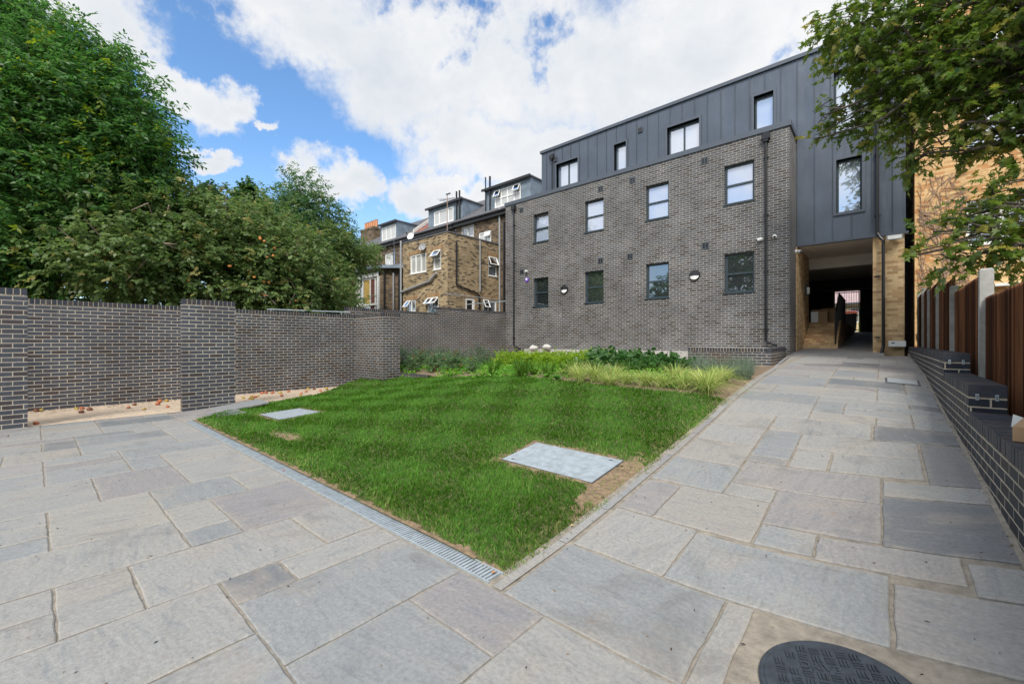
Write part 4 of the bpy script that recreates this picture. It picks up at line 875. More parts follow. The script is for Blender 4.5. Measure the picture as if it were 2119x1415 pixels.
def camera_(x, y, z, aim, lab, face='y'):
    t = thing('security_camera', lab, 'security camera', (x,y,z), 'white security cameras on the new building')
    mb = MB()
    if face == 'y': mb.tube([(x,y,z),(x,y-.03,z),(x,y-.05,z)], [.06,.06,.045], 16)
    else: mb.tube([(x,y,z),(x+.03,y,z),(x+.05,y,z)], [.06,.06,.045], 16)
    mb.build('mount', M['white'], t, smooth=False)
    b = Vector((x,y-.07,z)) if face == 'y' else Vector((x+.07,y,z)); a = Vector(aim).normalized()
    mb = MB(); mb.tube([tuple(b-a*.05),tuple(b-a*.02),tuple(b+a*.08),tuple(b+a*.12)], [.03,.052,.05,.042], 16); mb.build('camera_body', M['white'], t, smooth=True)
    mb = MB(); mb.tube([tuple(b+a*.115),tuple(b+a*.125)], .034, 16); mb.build('lens', M['black'], t)
camera_(-12.16,14.83,4.57,(.8,-.6,-.25),'white security camera high at the left end of the brick facade')
camera_(-2.80,14.83,4.53,(-.8,-.6,-.3),'white security camera just left of the right downpipe')
camera_(-2.44,14.83,4.56,(.2,-.9,-.4),'white security camera with a black lens just right of the right downpipe')
camera_(-2.06,15.9,4.22,(.7,-.7,-.3),'white security camera on the side of the brick volume beside the passage', 'x')
t = thing('alarm_sounder', 'small round violet device fixed below the left security camera', 'alarm', (-12.13,14.83,4.2))
mb = MB(my(14.83)); mb.tube([(-12.13,0,4.2),(-12.13,-.04,4.2)], .105, 20); mb.build('housing', M['purple'], t)
mb = MB(my(14.83)); mb.tube([(-12.13,-.041,4.22),(-12.13,-.06,4.22)], .05, 16); mb.build('lens', M['white'], t)
t = thing('floodlight', 'pale rectangular floodlight under the zinc edge at the top of the yellow brick pier', 'floodlight', (.27,16,4.3))
mb = MB(); mb.add([(.09,15.86,4.22),(.44,15.86,4.22),(.44,16.0,4.26),(.09,16.0,4.26),(.09,15.84,4.36),(.44,15.84,4.36),(.44,16.0,4.38),(.09,16.0,4.38)], [(0,3,2,1),(4,5,6,7),(0,1,5,4),(1,2,6,5),(2,3,7,6),(3,0,4,7)]); mb.build('housing', M['grey'], t)
mb = MB(); mb.box(.12,.41,15.842,15.85,4.245,4.35); mb.build('diffuser', M['lampwhite'], t); mb = MB(); mb.box(.2,.33,16.0,16.11,4.29,4.35); mb.build('bracket', M['dkgrey'], t)
t = thing('passage_lamp', 'small black wall lantern on the left wall inside the passage', 'wall lamp', (-2.03,17.9,3.2))
mb = MB(mxx(-2.03)); mb.box(17.84,17.96,-.06,0,3.0,3.4); mb.build('housing', M['black'], t); mb = MB(mxx(-2.03)); mb.tube([(17.9,-.09,3.05),(17.9,-.09,3.28)], [.05,.055], 12); mb.build('diffuser', M['lampwhite'], t)
t = thing('meter_box', 'white rectangular box on top of the ramp wall against the yellow brick pier', 'box', (.33,15.95,1.235))
mb = MB(); mb.box(.14,.50,15.90,16.1,1.238,1.40); mb.build('casing', M['white'], t, bevel=.006)
mb = MB(); mb.box(.20,.27,15.895,15.90,1.33,1.36); mb.build('display', M['black'], t)
# carton on the ramp wall
t = thing('cardboard_box', 'opened cardboard carton with a red and white printed side lying on the ramp wall coping', 'box', (.70,3.95,.79))
mb = MB(); rc = R_(-14)
def cb(x, y, z): return (.735+x*math.cos(rc)-y*math.sin(rc), 4.02+x*math.sin(rc)+y*math.cos(rc), .79+z)
mb.xf = cb; mb.box(-.10,.18,-.26,.24,0,.085); mb.build('carton', M['card'], t)
mb = MB(cb); mb.box(-.102,-.1,.14,.22,.006,.08); mb.build('printed_label', M['red'], t); mb = MB(cb); mb.box(-.1025,-.1005,-.02,.13,.022,.07,0); mb.build('printed_panel', M['white'], t)
mb = MB(cb)
for k in range(5): mb.box(-.1045,-.1027,.115-k*.026,.127-k*.026,.030,.062)
mb.build('printing', M['dkgrey'], t)
mb = MB(cb); mb.add([(-.10,.24,.0),(-.10,.24,.085),(-.15,.30,.095),(-.16,.31,.01)], [(0,1,2,3)]); mb.build('flap', M['white'], t)

# ------------------------------------------------------------------ fence
t = thing('board_fence', 'brown vertical board fence with concrete posts stepping up the slope behind the ramp wall', 'fence', (.9,9,.6))
FX = .865; YS = [.6,3.9,7.12,9.85,12.2,14.4,16.4,18.3]
TOP = [1.87,1.87,2.16,2.42,2.62,2.74,2.80]
rr = random.Random(2)
for i, (a, b, zt) in enumerate(zip(YS, YS[1:], TOP)):
    mb = MB(); y_ = a+.06; zb = .35 + .05*i
    while y_ < b-.08:
        w_ = .088; off = rr.uniform(0,.006)
        mb.add([(FX+off,y_,zb),(FX+.022+off,y_+w_,zb),(FX+.042+off,y_+w_,zb),(FX+.030+off,y_,zb),(FX+off,y_,zt),(FX+.022+off,y_+w_,zt),(FX+.042+off,y_+w_,zt),(FX+.030+off,y_,zt)], [(0,3,2,1),(4,5,6,7),(0,1,5,4),(1,2,6,5),(2,3,7,6),(3,0,4,7)])
        y_ += .0785
    for z in (zt-.25,zb+.3): mb.box(FX+.055,FX+.085,a+.06,b-.06,z,z+.07)
    mb.build('panel', M['board'], t)
PT = [1.75,1.9,2.20,2.28,2.50,2.64,2.86,2.9]
for i, y_ in enumerate(YS):
    mb = MB(); ph = PT[i]; mb.prism([(FX-.035,y_-.05),(FX+.075,y_-.05),(FX+.075,y_+.05),(FX-.035,y_+.05)], .2, ph-.02); mb.add([(FX-.035,y_-.05,ph-.02),(FX+.075,y_-.05,ph-.02),(FX+.075,y_+.05,ph-.02),(FX-.035,y_+.05,ph-.02),(FX-.02,y_-.035,ph),(FX+.06,y_-.035,ph),(FX+.06,y_+.035,ph),(FX-.02,y_+.035,ph)], [(4,5,6,7),(0,1,5,4),(1,2,6,5),(2,3,7,6),(3,0,4,7)])
    mb.build('post', M['concpost'], t)

# ------------------------------------------------------------------ yellow brick building on the right
YB = thing('flat_block', 'orange yellow brick block of flats behind the board fence', 'building', (4,20,.9))
YW = [(1.92,4.1,4.28,5.65),(1.92,4.1,7.06,8.45),(1.80,4.1,9.78,11.2),(5.2,7.0,4.28,5.65),(5.2,7.0,7.06,8.45)]
mb = MB(); wall(mb, my(18.7), .79, 9, .3, 14, YW, .15); mb.add([(.79,18.7,.3),(.79,29,.3),(.79,29,14),(.79,18.7,14)], [(0,1,2,3)]); mb.build('wall', M['brick_yel2'], YB)
mb = MB(); mb.box(.70,9,18.6,29,14,14.2); mb.build('roof_edge', M['white'], YB)
for w_ in YW: window(YB, my(18.7), *w_[:4], M['white'], M['glass_zinc'], mull=(.33,.66), trans=(.68,), recess=.06, fwid=.07)
mb = MB(); mb.box(2.45,3.3,18.3,18.7,2.98,3.06); mb.build('canopy', M['white'], YB)
# dead climber on its wall
t = thing('dead_climber', 'bare pale climbing stems clinging to the orange yellow brick wall', 'climbing plant', (1.45,18.6,.5))
mb = MB(); rr = random.Random(21)
def creep(x, z, ang, r, ln, dep):
    pts = [(x, 18.68-r, z)]; rs = [r]
    for k in range(ln):
        ang += rr.uniform(-.38,.38); x += math.sin(ang)*.14; z += math.cos(ang)*.14; r *= .93
        if x < .83 or z < .4 or x > 2.0 or z > 6.6: break
        pts.append((x, 18.69-r-rr.uniform(0,.02), z)); rs.append(max(r,.006))
        if dep < 4 and rr.random() < .36: creep(x, z, ang+rr.choice([-1,1])*rr.uniform(.4,1.0), r*.65, int(ln*.62), dep+1)
    if len(pts) > 1: mb.tube(pts, rs, 5)
for a in (-.2,.0,.15): creep(1.35, .5, a, .032, 40, 1)
for k in range(9): creep(rr.uniform(1.0,1.6), rr.uniform(4.2,5.6), rr.uniform(-1.2,1.2), .012, 9, 3)
mb.build('stem', M['twig'], t)

# ------------------------------------------------------------------ old terrace behind the left garden wall
def gable_roof(t, x0, x1, ye, ze, yr, zr, m_, cut=None):
    mb = MB(); mb.add([(x0,ye-.25,ze-.05),(x1,ye-.25,ze-.05),(x1,yr,zr),(x0,yr,zr)], [(0,1,2,3)]); mb.add([(x0,ye-.25,ze-.15),(x1,ye-.25,ze-.15),(x1,yr,zr-.15),(x0,yr,zr-.15)], [(0,1,2,3)])
    mb.add([(x0,yr,zr),(x1,yr,zr),(x1,yr+4.6,ze),(x0,yr+4.6,ze)], [(0,1,2,3)])
    r_ = mb.build('roof', m_, t)
    mb = MB(); y = ye-.25
    n_ = 22
    for k in range(n_):
        f = k/n_; yy = ye-.25+(yr-ye+.25)*f; zz = ze-.05+(zr-ze+.05)*f; mb.box(x0,x1,yy,yy+.02,zz,zz+.018)
    mb.build('slate_course', M['slate'], r_)
    mb = MB(); mb.tube([(x0,ye-.32,ze-.06),(x1,ye-.32,ze-.06)], .065, 8); mb.build('gutter', M['blackmetal'], t)
    mb = MB(); mb.box(x0,x1,ye-.26,ye+.02,ze-.30,ze-.12); mb.build('fascia', M['blackmetal'], t)
def dormer(t, x0, x1, wins, y=18.9, z0=9.5, z1=10.9):
    yb = y+2.1; wx0, wx1, wz0, wz1 = wins[:4]
    mb = MB(); wall(mb, my(y), x0, x1, z0, z1, [(wx0,wx1,wz0,wz1)], .08)
    for x in (x0, x1): mb.add([(x,y,z0-.1),(x,yb,z1),(x,y,z1)], [(0,1,2)])
    for x in (x0, x1):
        for k in (.5,1.0,1.5): mb.box(x-.015 if x == x0 else x-.001, x+.015, y+k, y+k+.02, z0+.3+k*.45, z1)
    d_ = mb.build('dormer', M['lead'], t)
    mb = MB(); mb.box(x0-.1,x1+.1,y-.18,yb+.2,z1,z1+.07); mb.build('dormer_roof', M['roofgrey'], d_); mb = MB(); mb.box(x0-.12,x1+.12,y-.24,y-.18,z1-.06,z1+.08); mb.build('gutter', M['blackmetal'], d_)
    window(t, my(y), wx0, wx1, wz0, wz1, M['white'], wins[4], mull=wins[5], trans=wins[6], recess=.0, fwid=.07, vent=wins[7])
def pipe(t, pts, r, m_, nm='pipe'):
    mb = MB(); mb.tube(pts, r, 8); return mb.build(nm, m_, t)
# nearest house with the yellow stock extension
H1 = thing('terraced_house', 'old brick terraced house with the mottled yellow brick extension nearest the new building', 'house', (-17,18,.9))
e_l = [(-20.38,-18.9,5.25,6.32),(-18.27,-17.62,5.25,6.30),(-20.74,-19.88,2.6,3.77),(-18.80,-17.82,2.6,3.78)]; e_r = [(17.33,18.05,5.2,6.33),(15.55,16.25,2.6,3.80),(16.88,18.02,2.6,3.80)]
mb = MB(); wall(mb, my(14.3), -21.1, -17.07, .9, 7.12, e_l, .08); wall(mb, mxx(-17.07), 14.3, 18.2, .9, 7.12, e_r, .08)
mb.add([(-21.1,14.3,.9),(-21.1,18.2,.9),(-21.1,18.2,7.12),(-21.1,14.3,7.12)], [(0,1,2,3)]); mb.build('extension_wall', M['brick_stock'], H1)
mb = MB(); mb.box(-21.08,-17.09,14.35,18.2,6.9,7.0); mb.build('extension_roof', M['roofgrey'], H1)
mb = MB(); mb.box(-21.14,-17.03,14.26,14.45,7.12,7.19); mb.box(-17.25,-17.03,14.45,18.2,7.12,7.19); mb.build('parapet_coping', M['roofgrey'], H1)
M['arch'] = island('arch_brick', [(0,(.40,.26,.12)),(.5,(.22,.12,.06)),(1,(.33,.22,.11))], .85)
def arch(uu, side):      # one flat arch of bricks on end over an opening, bricks set on a mortar slab
    mb = MB()
    for x in uu:
        if side: mb.box(-17.08,-17.058,x,x+.068,AZ+.01,AZ+.235)
        else: mb.box(x,x+.068,14.288,14.31,AZ+.01,AZ+.235)
    lo, hi = uu[0]-.004, uu[-1]+.072
    if side: mb.box(-17.085,-17.06,lo,hi,AZ+.006,AZ+.239,1)
    else: mb.box(lo,hi,14.29,14.312,AZ+.006,AZ+.239,1)
    mb.build('brick_arch', [M['arch'], M['mortar']], H1)
for side, lst in ((0, e_l), (1, e_r)):
    for (a,b,c,e) in lst:
        AZ = e; uu = []; x = a-.15
        while x < (b+.12 if not side else min(b+.12, 18.1)): uu.append(x); x += .075
        arch(uu, side)
window(H1, my(14.3), *e_l[0], M['white'], M['glass_cur'], mull=(.33,.67), recess=.02, fwid=.07); window(H1, my(14.3), *e_l[1], M['white'], M['glass_cur'], trans=(.55,), recess=.02, fwid=.06, vent=[(-18.25,-17.64,5.83,6.28,38)])
window(H1, my(14.3), *e_l[2], M['white'], M['glass_old'], mull=(.5,), trans=(.45,), recess=.02, fwid=.06, vent=[(-20.72,-20.33,3.25,3.74,38)]); window(H1, my(14.3), *e_l[3], M['white'], M['glass_dk'], trans=(.56,), recess=.02, fwid=.06, vent=[(-18.78,-18.31,3.3,3.76,42),(-18.31,-17.84,3.3,3.76,42)])
window(H1, mxx(-17.07), *e_r[0], M['white'], M['glass_old'], trans=(.5,), recess=.02, fwid=.06, vent=[(17.35,18.03,5.8,6.31,22)]); window(H1, mxx(-17.07), *e_r[1], M['white'], M['glass_dk'], recess=.02, fwid=.12); window(H1, mxx(-17.07), *e_r[2], M['white'], M['glass_old'], mull=(.42,), recess=.02, fwid=.07, vent=[(16.9,17.33,3.3,3.78,25)])
h1w = [(-20.4,-19.2,7.35,8.75),(-18.75,-17.7,7.35,8.10)]
mb = MB(); wall(mb, my(18.2), -20.9, -13.0, .9, 9.05, h1w, .1); mb.build('rear_wall', M['brick_old'], H1)
window(H1, my(18.2), *h1w[0], M['oldwhite'], M['glass_old'], mull=(.5,), trans=(.5,), recess=.05, fwid=.09); window(H1, my(18.2), *h1w[1], M['white'], M['glass_cur'], mull=(.5,), recess=.02, fwid=.07, vent=[(-18.2,-17.72,7.75,8.08,20)])
gable_roof(H1, -20.9, -13.0, 18.2, 9.08, 22.8, 12.25, M['roofgrey'])
dormer(H1, -18.9, -15.2, (-18.05,-15.95,9.65,10.72,M['glass_cur'],(.25,.5,.75),(.52,),[(-18.03,-17.55,10.25,10.7,25),(-16.47,-15.97,10.25,10.7,25)]))
pipe(H1, [(-21.2,14.22,1),(-21.2,14.22,7.3)], .055, M['grey'], 'soil_pipe'); pipe(H1, [(-21.2,14.2,4.28),(-18.5,14.2,4.68),(-17.9,14.2,5.05)], .06, M['grey'], 'waste_pipe')
pipe(H1, [(-17.0,14.85,6.75),(-17.0,14.85,4.42),(-17.0,16.35,4.1),(-17.0,16.55,4.0),(-17.0,16.55,2.2)], .045, M['black'], 'waste_pipe'); pipe(H1, [(-17.0,16.6,7.1),(-17.0,16.6,4.2)], .04, M['grey'], 'waste_pipe')
pipe(H1, [(-16.9,18.1,9.3),(-16.9,18.1,1)], .055, M['grey'], 'soil_pipe')
for x in (-16.55,-16.3,-16.0): pipe(H1, [(x,18.1,8.4),(x,18.1,1)], .07, M['blackmetal'], 'soil_pipe')
pipe(H1, [(-18.76,18.8,9.5),(-18.76,18.8,11.75)], .04, M['blackmetal'], 'vent_pipe'); pipe(H1, [(-18.38,18.8,9.5),(-18.38,18.8,10.6),(-18.38,18.8,10.62),(-18.38,18.8,11.7)], [.05,.05,.065,.065], M['blackmetal'], 'vent_pipe')
mb = MB(); mb.box(-17.05,-14.0,15.6,15.63,3.40,3.44); mb.tube([(-13.9,14.9,3.42),(-13.9,11.5,3.42)], .015, 6); mb.build('rail', M['galv'], H1)
# middle house
H2 = thing('terraced_house', 'old terraced house in the middle with a lead dormer and a white framed bay', 'house', (-25,18,.9))
h2w = [(-24.2,-23.2,7.3,8.5)]
mb = MB(); wall(mb, my(18.2), -28.0, -20.95, .9, 9.05, h2w, .1); mb.build('rear_wall', M['brick_old'], H2); window(H2, my(18.2), *h2w[0], M['white'], M['glass_old'], mull=(.5,), recess=.04)
gable_roof(H2, -28.0, -20.95, 18.2, 9.05, 22.8, 12.25, M['roofgrey'])
dormer(H2, -24.7, -21.0, (-24.05,-21.95,9.65,10.62,M['glass_cur'],(.27,.73),(),[]))
mb = MB(); mb.box(-25.4,-25.15,18.4,22.5,9.2,12.4); 
mb = MB(); mb.add([(-26.2,18.6,9.45),(-25.0,18.6,9.45),(-25.0,21.2,11.25),(-26.2,21.2,11.25)], [(0,1,2,3)]); mb.build('tiled_strip', M['redtile'], H2)
mb = MB(); mb.add([(-26.05,18.5,9.4),(-25.9,18.5,9.4),(-25.9,22,12.1),(-26.05,22,12.1),(-26.05,18.5,9.65),(-25.9,18.5,9.65),(-25.9,22,12.35),(-26.05,22,12.35)], [(4,5,6,7),(0,1,5,4),(1,2,6,5),(3,0,4,7)]); mb.build('party_wall', M['oldwhite'], H2)
bw = [(-27.55,-25.0,1.9,5.72)]
mb = MB(); wall(mb, my(15), -27.9, -24.9, .9, 6.2, bw, .25)
mb.add([(-24.9,15,.9),(-23.6,16.2,.9),(-23.6,16.2,6.2),(-24.9,15,6.2)], [(0,1,2,3)]); mb.add([(-23.6,16.2,.9),(-21.3,16.2,.9),(-21.3,16.2,6.2),(-23.6,16.2,6.2)], [(0,1,2,3)]); mb.add([(-27.9,15,.9),(-28,18.2,.9),(-28,18.2,6.2),(-27.9,15,6.2)], [(0,1,2,3)]); mb.build('bay_wall', M['brick_old'], H2)
mb = MB(); mb.prism([(-28.3,14.6),(-24.75,14.6),(-23.3,15.9),(-21.3,15.9),(-21.3,18.2),(-28.3,18.2)], 6.18, 6.38); mb.build('bay_cornice', M['lead'], H2)
mb = MB(); mb.add([(-28.2,14.7,6.38),(-24.8,14.7,6.38),(-23.4,16.0,6.38),(-21.3,16.0,6.38),(-21.3,18.2,7.3),(-28.2,18.2,7.3)], [(0,1,2,3,4,5)]); mb.build('bay_roof', M['roofgrey'], H2)
fr = window(H2, my(15), -27.55, -25.0, 1.9, 5.72, M['oldwhite'], M['glass_old'], mull=(.22,.60,.85), trans=(.52,), recess=.02, fwid=.12, sillmat=M['oldwhite'])
mb = MB(my(15)); mb.box(-27.8,-27.55,-.06,.05,1.6,5.95); mb.box(-25.0,-24.82,-.06,.05,1.6,5.95); mb.box(-27.8,-24.82,-.08,.05,5.72,5.97); mb.box(-27.6,-24.95,-.07,.03,3.82,3.95); mb.build('surround', M['oldwhite'], fr)
mb = MB(my(15)); mb.box(-26.85,-26.15,.055,.075,3.95,5.6); mb.build('curtain', M['curtain'], fr); mb = MB(my(15)); mb.box(-25.95,-25.45,.055,.075,2.0,5.6); mb.build('curtain', M['curtain2'], fr)
for x, y_, m_ in ((-24.55,15.2,'blackmetal'),(-24.1,15.6,'grey'),(-23.85,15.85,'blackmetal'),(-23.7,15.95,'blackmetal')): pipe(H2, [(x,y_,1),(x,y_,5.9)], .06, M[m_], 'soil_pipe')
for x in (-21.52,-21.22): pipe(H2, [(x,18.8,9.4),(x,18.8,11.5)], .06, M['blackmetal'], 'vent_pipe')
# far house
H3 = thing('terraced_house', 'farthest old terraced house with a chimney stack, partly behind the trees', 'house', (-32,18,.9))
mb = MB(); wall(mb, my(18.2), -37, -28.05, .9, 9.05, [(-29.3,-28.2,7.2,8.25)], .1); mb.build('rear_wall', M['brick_old'], H3); window(H3, my(18.2), -29.3,-28.2,7.2,8.25, M['white'], M['glass_cur'], mull=(.5,), recess=.03)
gable_roof(H3, -37, -28.05, 18.2, 9.05, 22.8, 12.25, M['roofgrey'])
dormer(H3, -31.1, -28.7, (-30.9,-28.9,9.6,10.7,M['glass_cur'],(.33,.66),(),[]))
mb = MB(); mb.box(-37.2,-34.9,20.5,21.3,9,11.75); mb.box(-37.25,-34.85,20.45,21.35,11.75,11.95); ch = mb.build('chimney', M['brick_old'], H3)
for k in range(6): mb = MB(); x = -36.95+k*.38; mb.tube([(x,20.9,11.95),(x,20.9,12.1),(x,20.9,12.6),(x,20.9,12.65)], [.16,.14,.12,.15], 10); mb.build('chimney_pot', M['terracotta'], ch)
# dishes and aerials stand on the roofs
def dish(x, y, z, m_, lab, r=.22):
    t = thing('satellite_dish', lab, 'satellite dish', (x,y,z-.4)); mb = MB(); n_ = 20; c = Vector((x,y,z)); nrm = Vector((.35,-.9,.3)).normalized(); a = nrm.cross(Vector((0,0,1))).normalized(); b = a.cross(nrm)
    vs = [tuple(c-nrm*.07)]; fs = []
    for rg, off in ((.5,-.05),(1,0)):
        for k in range(n_): w_ = 2*math.pi*k/n_; vs.append(tuple(c+nrm*off+(a*math.cos(w_)+b*math.sin(w_))*r*rg))
    for k in range(n_): j = (k+1)%n_; fs += [(0,1+k,1+j),(1+k,1+n_+k,1+n_+j,1+j)]
    mb.add(vs, fs); mb.build('reflector', m_, t); mb = MB(); mb.tube([tuple(c-b*r*.9),tuple(c+nrm*.4-b*.05)], .015, 6); mb.tube([tuple(c+nrm*.36-b*.05),tuple(c+nrm*.46-b*.03)], .04, 8); mb.build('feed_arm', M['dkgrey'], t)
    mb = MB(); mb.tube([tuple(c-nrm*.06),(x,y+.15,z-.1),(x,y+.15,z-.45)], .02, 6); mb.build('bracket', M['dkgrey'], t)
dish(-20.65,14.5,7.55,M['white'],'white satellite dish at the left corner of the extension roof'); dish(-19.05,14.15,6.62,M['grey'],'grey satellite dish on the extension wall under the parapet')
t = thing('tv_aerial', 'thin television aerial mast on the extension roof corner', 'aerial', (-17.7,14.8,7.0)); mb = MB(); mb.tube([(-17.7,14.8,7.0),(-17.7,14.8,9.35)], .022, 6); mb.build('mast', M['twig'], t)
mb = MB(); mb.tube([(-18.1,14.6,9.05),(-17.3,15.0,9.15)], .015, 5)
for k in range(6): cx = -18.05+k*.15; mb.tube([(cx,14.4+k*.08,9.1),(cx,14.95+k*.08,9.1)], .01, 4)
mb.tube([(-17.75,14.75,9.35),(-17.55,14.9,9.42)], .04, 6); mb.build('array', M['dkgrey'], t)
t = thing('tv_aerial', 'spindly lattice aerial above the bay roof', 'aerial', (-23.9,15.6,6.3)); mb = MB(); mb.tube([(-23.9,15.6,6.3),(-24.05,15.6,8.1)], .02, 6); mb.build('mast', M['dkgrey'], t)
mb = MB(); mb.tube([(-24.4,15.5,7.6),(-23.5,15.7,7.0)], .012, 5)
for k in range(7): f = k/6; mb.tube([(-24.4+.9*f,15.4,7.6-.6*f+.12),(-24.4+.9*f,15.8,7.6-.6*f-.12)], .008, 4)
mb.build('array', M['dkgrey'], t)
t = thing('rail_pole', 'horizontal metal pole above the long garden wall in front of the trees', 'pole', (-13.2,5.8,2.2)); mb = MB(); mb.tube([(-13.2,4.4,2.30),(-13.2,6.9,2.345)], .022, 8); mb.build('pole', M['galv'], t)
mb = MB(); mb.tube([(-13.2,4.5,0),(-13.2,4.5,2.3)], .02, 6); mb.tube([(-13.2,6.6,0),(-13.2,6.6,2.33)], .02, 6); mb.build('support', M['galv'], t)

# ------------------------------------------------------------------ trees
def limb(mb, p, q, r0, r1, rr, n_=6, wob=.12):
    p, q = Vector(p), Vector(q); L = (q-p).length; pts = []; rs = []
    for k in range(n_+1):
        f = k/n_; v = p.lerp(q, f); v.z += math.sin(f*math.pi)*L*.10
        if 0 < k < n_: v += Vector((rr.uniform(-1,1), rr.uniform(-1,1), rr.uniform(-.6,.6)))*wob*L/n_
        pts.append(tuple(v)); rs.append(r0*(1-f)+r1*f)
    mb.tube(pts, rs, 7); return [Vector(x) for x in pts]
def tree(name, label, base, top, r0, blobs, twigs, per, L, ll, cols, kind='long', seed=1, group=None, material='leaf', shell=.5, twiglimbs=True, cat='tree', wob=.16, droop=.25, crown=1.0):
    t = thing(name, label, cat, base, group); rr = random.Random(seed); mb = MB()
    tr = limb(mb, base, top, r0, r0*.55, rr, 7, .05)
    for b in blobs:
        c = Vector(b[:3]); st = min(tr[2:], key=lambda v: abs(v.z-(c.z-max(1.0,(c-Vector(top)).length*.35)))+.1*(v-c).length)
        ps = limb(mb, st, c, r0*.32, r0*.07, rr, 6, .5)
        if twiglimbs:
            for _ in range(5):
                s_ = rr.choice(ps[3:]); dv = Vector((rr.uniform(-1,1),rr.uniform(-1,1),rr.uniform(-.4,1))).normalized()
                limb(mb, s_, c+Vector((dv.x*b[3],dv.y*b[4],dv.z*b[5]))*.85, r0*.07, .008, rr, 4, .5)
    mb.build('trunk', M['bark'], t, smooth=True)
    foliage('crown', M[material], t, [(b[0],b[1],b[2],b[3]*crown,b[4]*crown,b[5]*crown) for b in blobs], twigs, per, L, ll, cols, kind, droop, seed, shell, wob); return t
def blobcloud(c, R, n_, rb, seed, flat=.8, keep=None):
    rr = random.Random(seed); out = []
    for k in range(n_):
        for _ in range(50):
            d_ = Vector((rr.gauss(0,1),rr.gauss(0,1),rr.gauss(0,1))).normalized(); f = rr.uniform(.35,1)**.6
            p = (c[0]+d_.x*R[0]*f, c[1]+d_.y*R[1]*f, c[2]+d_.z*R[2]*f)
            if keep is None or keep(*p): break
        s_ = rb*rr.uniform(.7,1.25); out.append((*p, s_, s_, s_*flat))
    return out
GA = [(.034,.100,.022),(.105,.225,.060),(.22,.29,.035)]
ASH = [(-21.8,-1.9,12.8,1.6,1.6,1.25),(-20.8,-1.0,12.1,1.3,1.3,1.01),(-19.8,-0.1,11.0,1.0,1.0,0.78),(-19.0,0.6,10.6,0.95,0.95,0.74),(-18.7,-0.5,9.6,1.2,1.2,0.94),(-18.2,1.3,10.1,0.9,0.9,0.7),(-17.6,1.8,9.7,0.75,0.75,0.58),(-17.8,0.4,8.6,1.2,1.2,0.94),(-17.4,1.1,8.3,1.1,1.1,0.86),(-17.3,2.1,8.7,0.8,0.8,0.62),(-18.7,-1.1,8.3,1.4,1.4,1.09),(-17.8,-0.4,7.3,1.2,1.2,0.94),(-17.6,0.5,7.0,1.1,1.1,0.86),(-17.2,1.5,7.2,1.0,1.0,0.78),(-17.1,2.3,7.5,0.9,0.9,0.7),(-16.7,2.6,7.0,0.75,0.75,0.58),(-17.0,1.7,6.1,0.9,0.9,0.7),(-16.8,2.6,6.0,0.7,0.7,0.55),(-17.0,0.8,5.5,1.0,1.0,0.78),(-17.2,-0.1,5.6,1.1,1.1,0.86),(-17.8,-1.0,6.1,1.3,1.3,1.01),(-17.7,-0.9,4.4,1.2,1.2,0.94),(-17.1,-0.1,4.3,1.0,1.0,0.78),(-17.1,0.7,4.3,0.9,0.9,0.7),(-16.9,1.5,4.9,0.8,0.8,0.62),(-17.8,-0.4,3.3,0.9,0.9,0.7),(-17.6,0.5,3.3,0.8,0.8,0.62),(-18.0,-1.2,3.1,1.0,1.0,0.78),(-17.4,1.3,3.8,0.7,0.7,0.55),(-24.4,-0.8,12.9,1.6,1.6,1.25),(-23.8,0.4,11.6,1.6,1.6,1.25),(-22.4,1.6,9.6,1.5,1.5,1.17),(-21.5,2.4,8.3,1.2,1.2,0.94),(-23.8,0.4,7.9,1.6,1.6,1.25),(-23.6,-0.8,9.3,1.7,1.7,1.33),(-23.6,-0.8,6.3,1.5,1.5,1.17),(-23.1,1.0,6.1,1.4,1.4,1.09),(-20.7,2.5,9.3,1.1,1.1,0.86),(-24.4,-0.1,4.5,1.3,1.3,1.01),(-22.2,1.8,5.6,1.2,1.2,0.94)]
tree('ash_tree', 'tall dense green tree filling the left side behind the long garden wall', (-19.6,.2,0), (-19.4,.4,6.5), .32,
     ASH, 13500, 12, .64, .155, GA, 'long', 2, shell=.45, wob=.28, crown=.84)
GB = [(.062,.120,.030),(.175,.245,.085),(.28,.26,.09)]
AP = [( -16.4,2.6,4.6,1.5,1.6,1.1),(-15.6,1.4,3.6,1.2,1.3,.8),(-17.2,3.4,5.4,1.5,1.6,1.0),(-15.9,4.3,4.9,1.4,1.5,1.0),(-15.2,3.2,3.9,1.2,1.3,.9),(-16.8,5.4,5.4,1.3,1.4,.8),(-14.7,5.0,4.0,1.0,1.2,.9),(-14.7,6.0,3.3,.8,1.1,.9),(-14.6,4.6,2.9,.8,1.0,.6),(-15.6,6.2,4.5,1.0,1.1,.8),(-14.9,7.0,2.9,.8,.9,.7),(-15.4,2.1,3.0,.9,1.1,.6),(-17.5,1.3,5.3,1.2,1.2,.8),(-17.4,.6,4.2,1.1,1.1,.8),(-14.3,5.7,2.4,.6,.8,.5)]
at_ = tree('apple_tree', 'spreading apple tree with orange fruit leaning over the garden wall', (-16.3,3.9,0), (-16.2,3.9,3.6), .2, AP, 8200, 10, .34, .115, GB, 'oval', 6, shell=.55, wob=.25)
mb = MB(); rr = random.Random(77)
for k in range(22):
    b = rr.choice(AP); c = Vector(b[:3]); dv = Vector((rr.uniform(.4,1), rr.uniform(-.9,.5), rr.uniform(-.3,.7))).normalized(); p = c+Vector((dv.x*b[3],dv.y*b[4],dv.z*b[5]))*.9
    q = p+Vector((rr.uniform(.1,.35),rr.uniform(-.4,.4),rr.uniform(-.35,.45))); mb.tube([tuple(p-dv*.4),tuple(p),tuple(q)], [.022,.016,.006], 5); mb.build('bare_branch', M['twig'], at_); mb = MB()
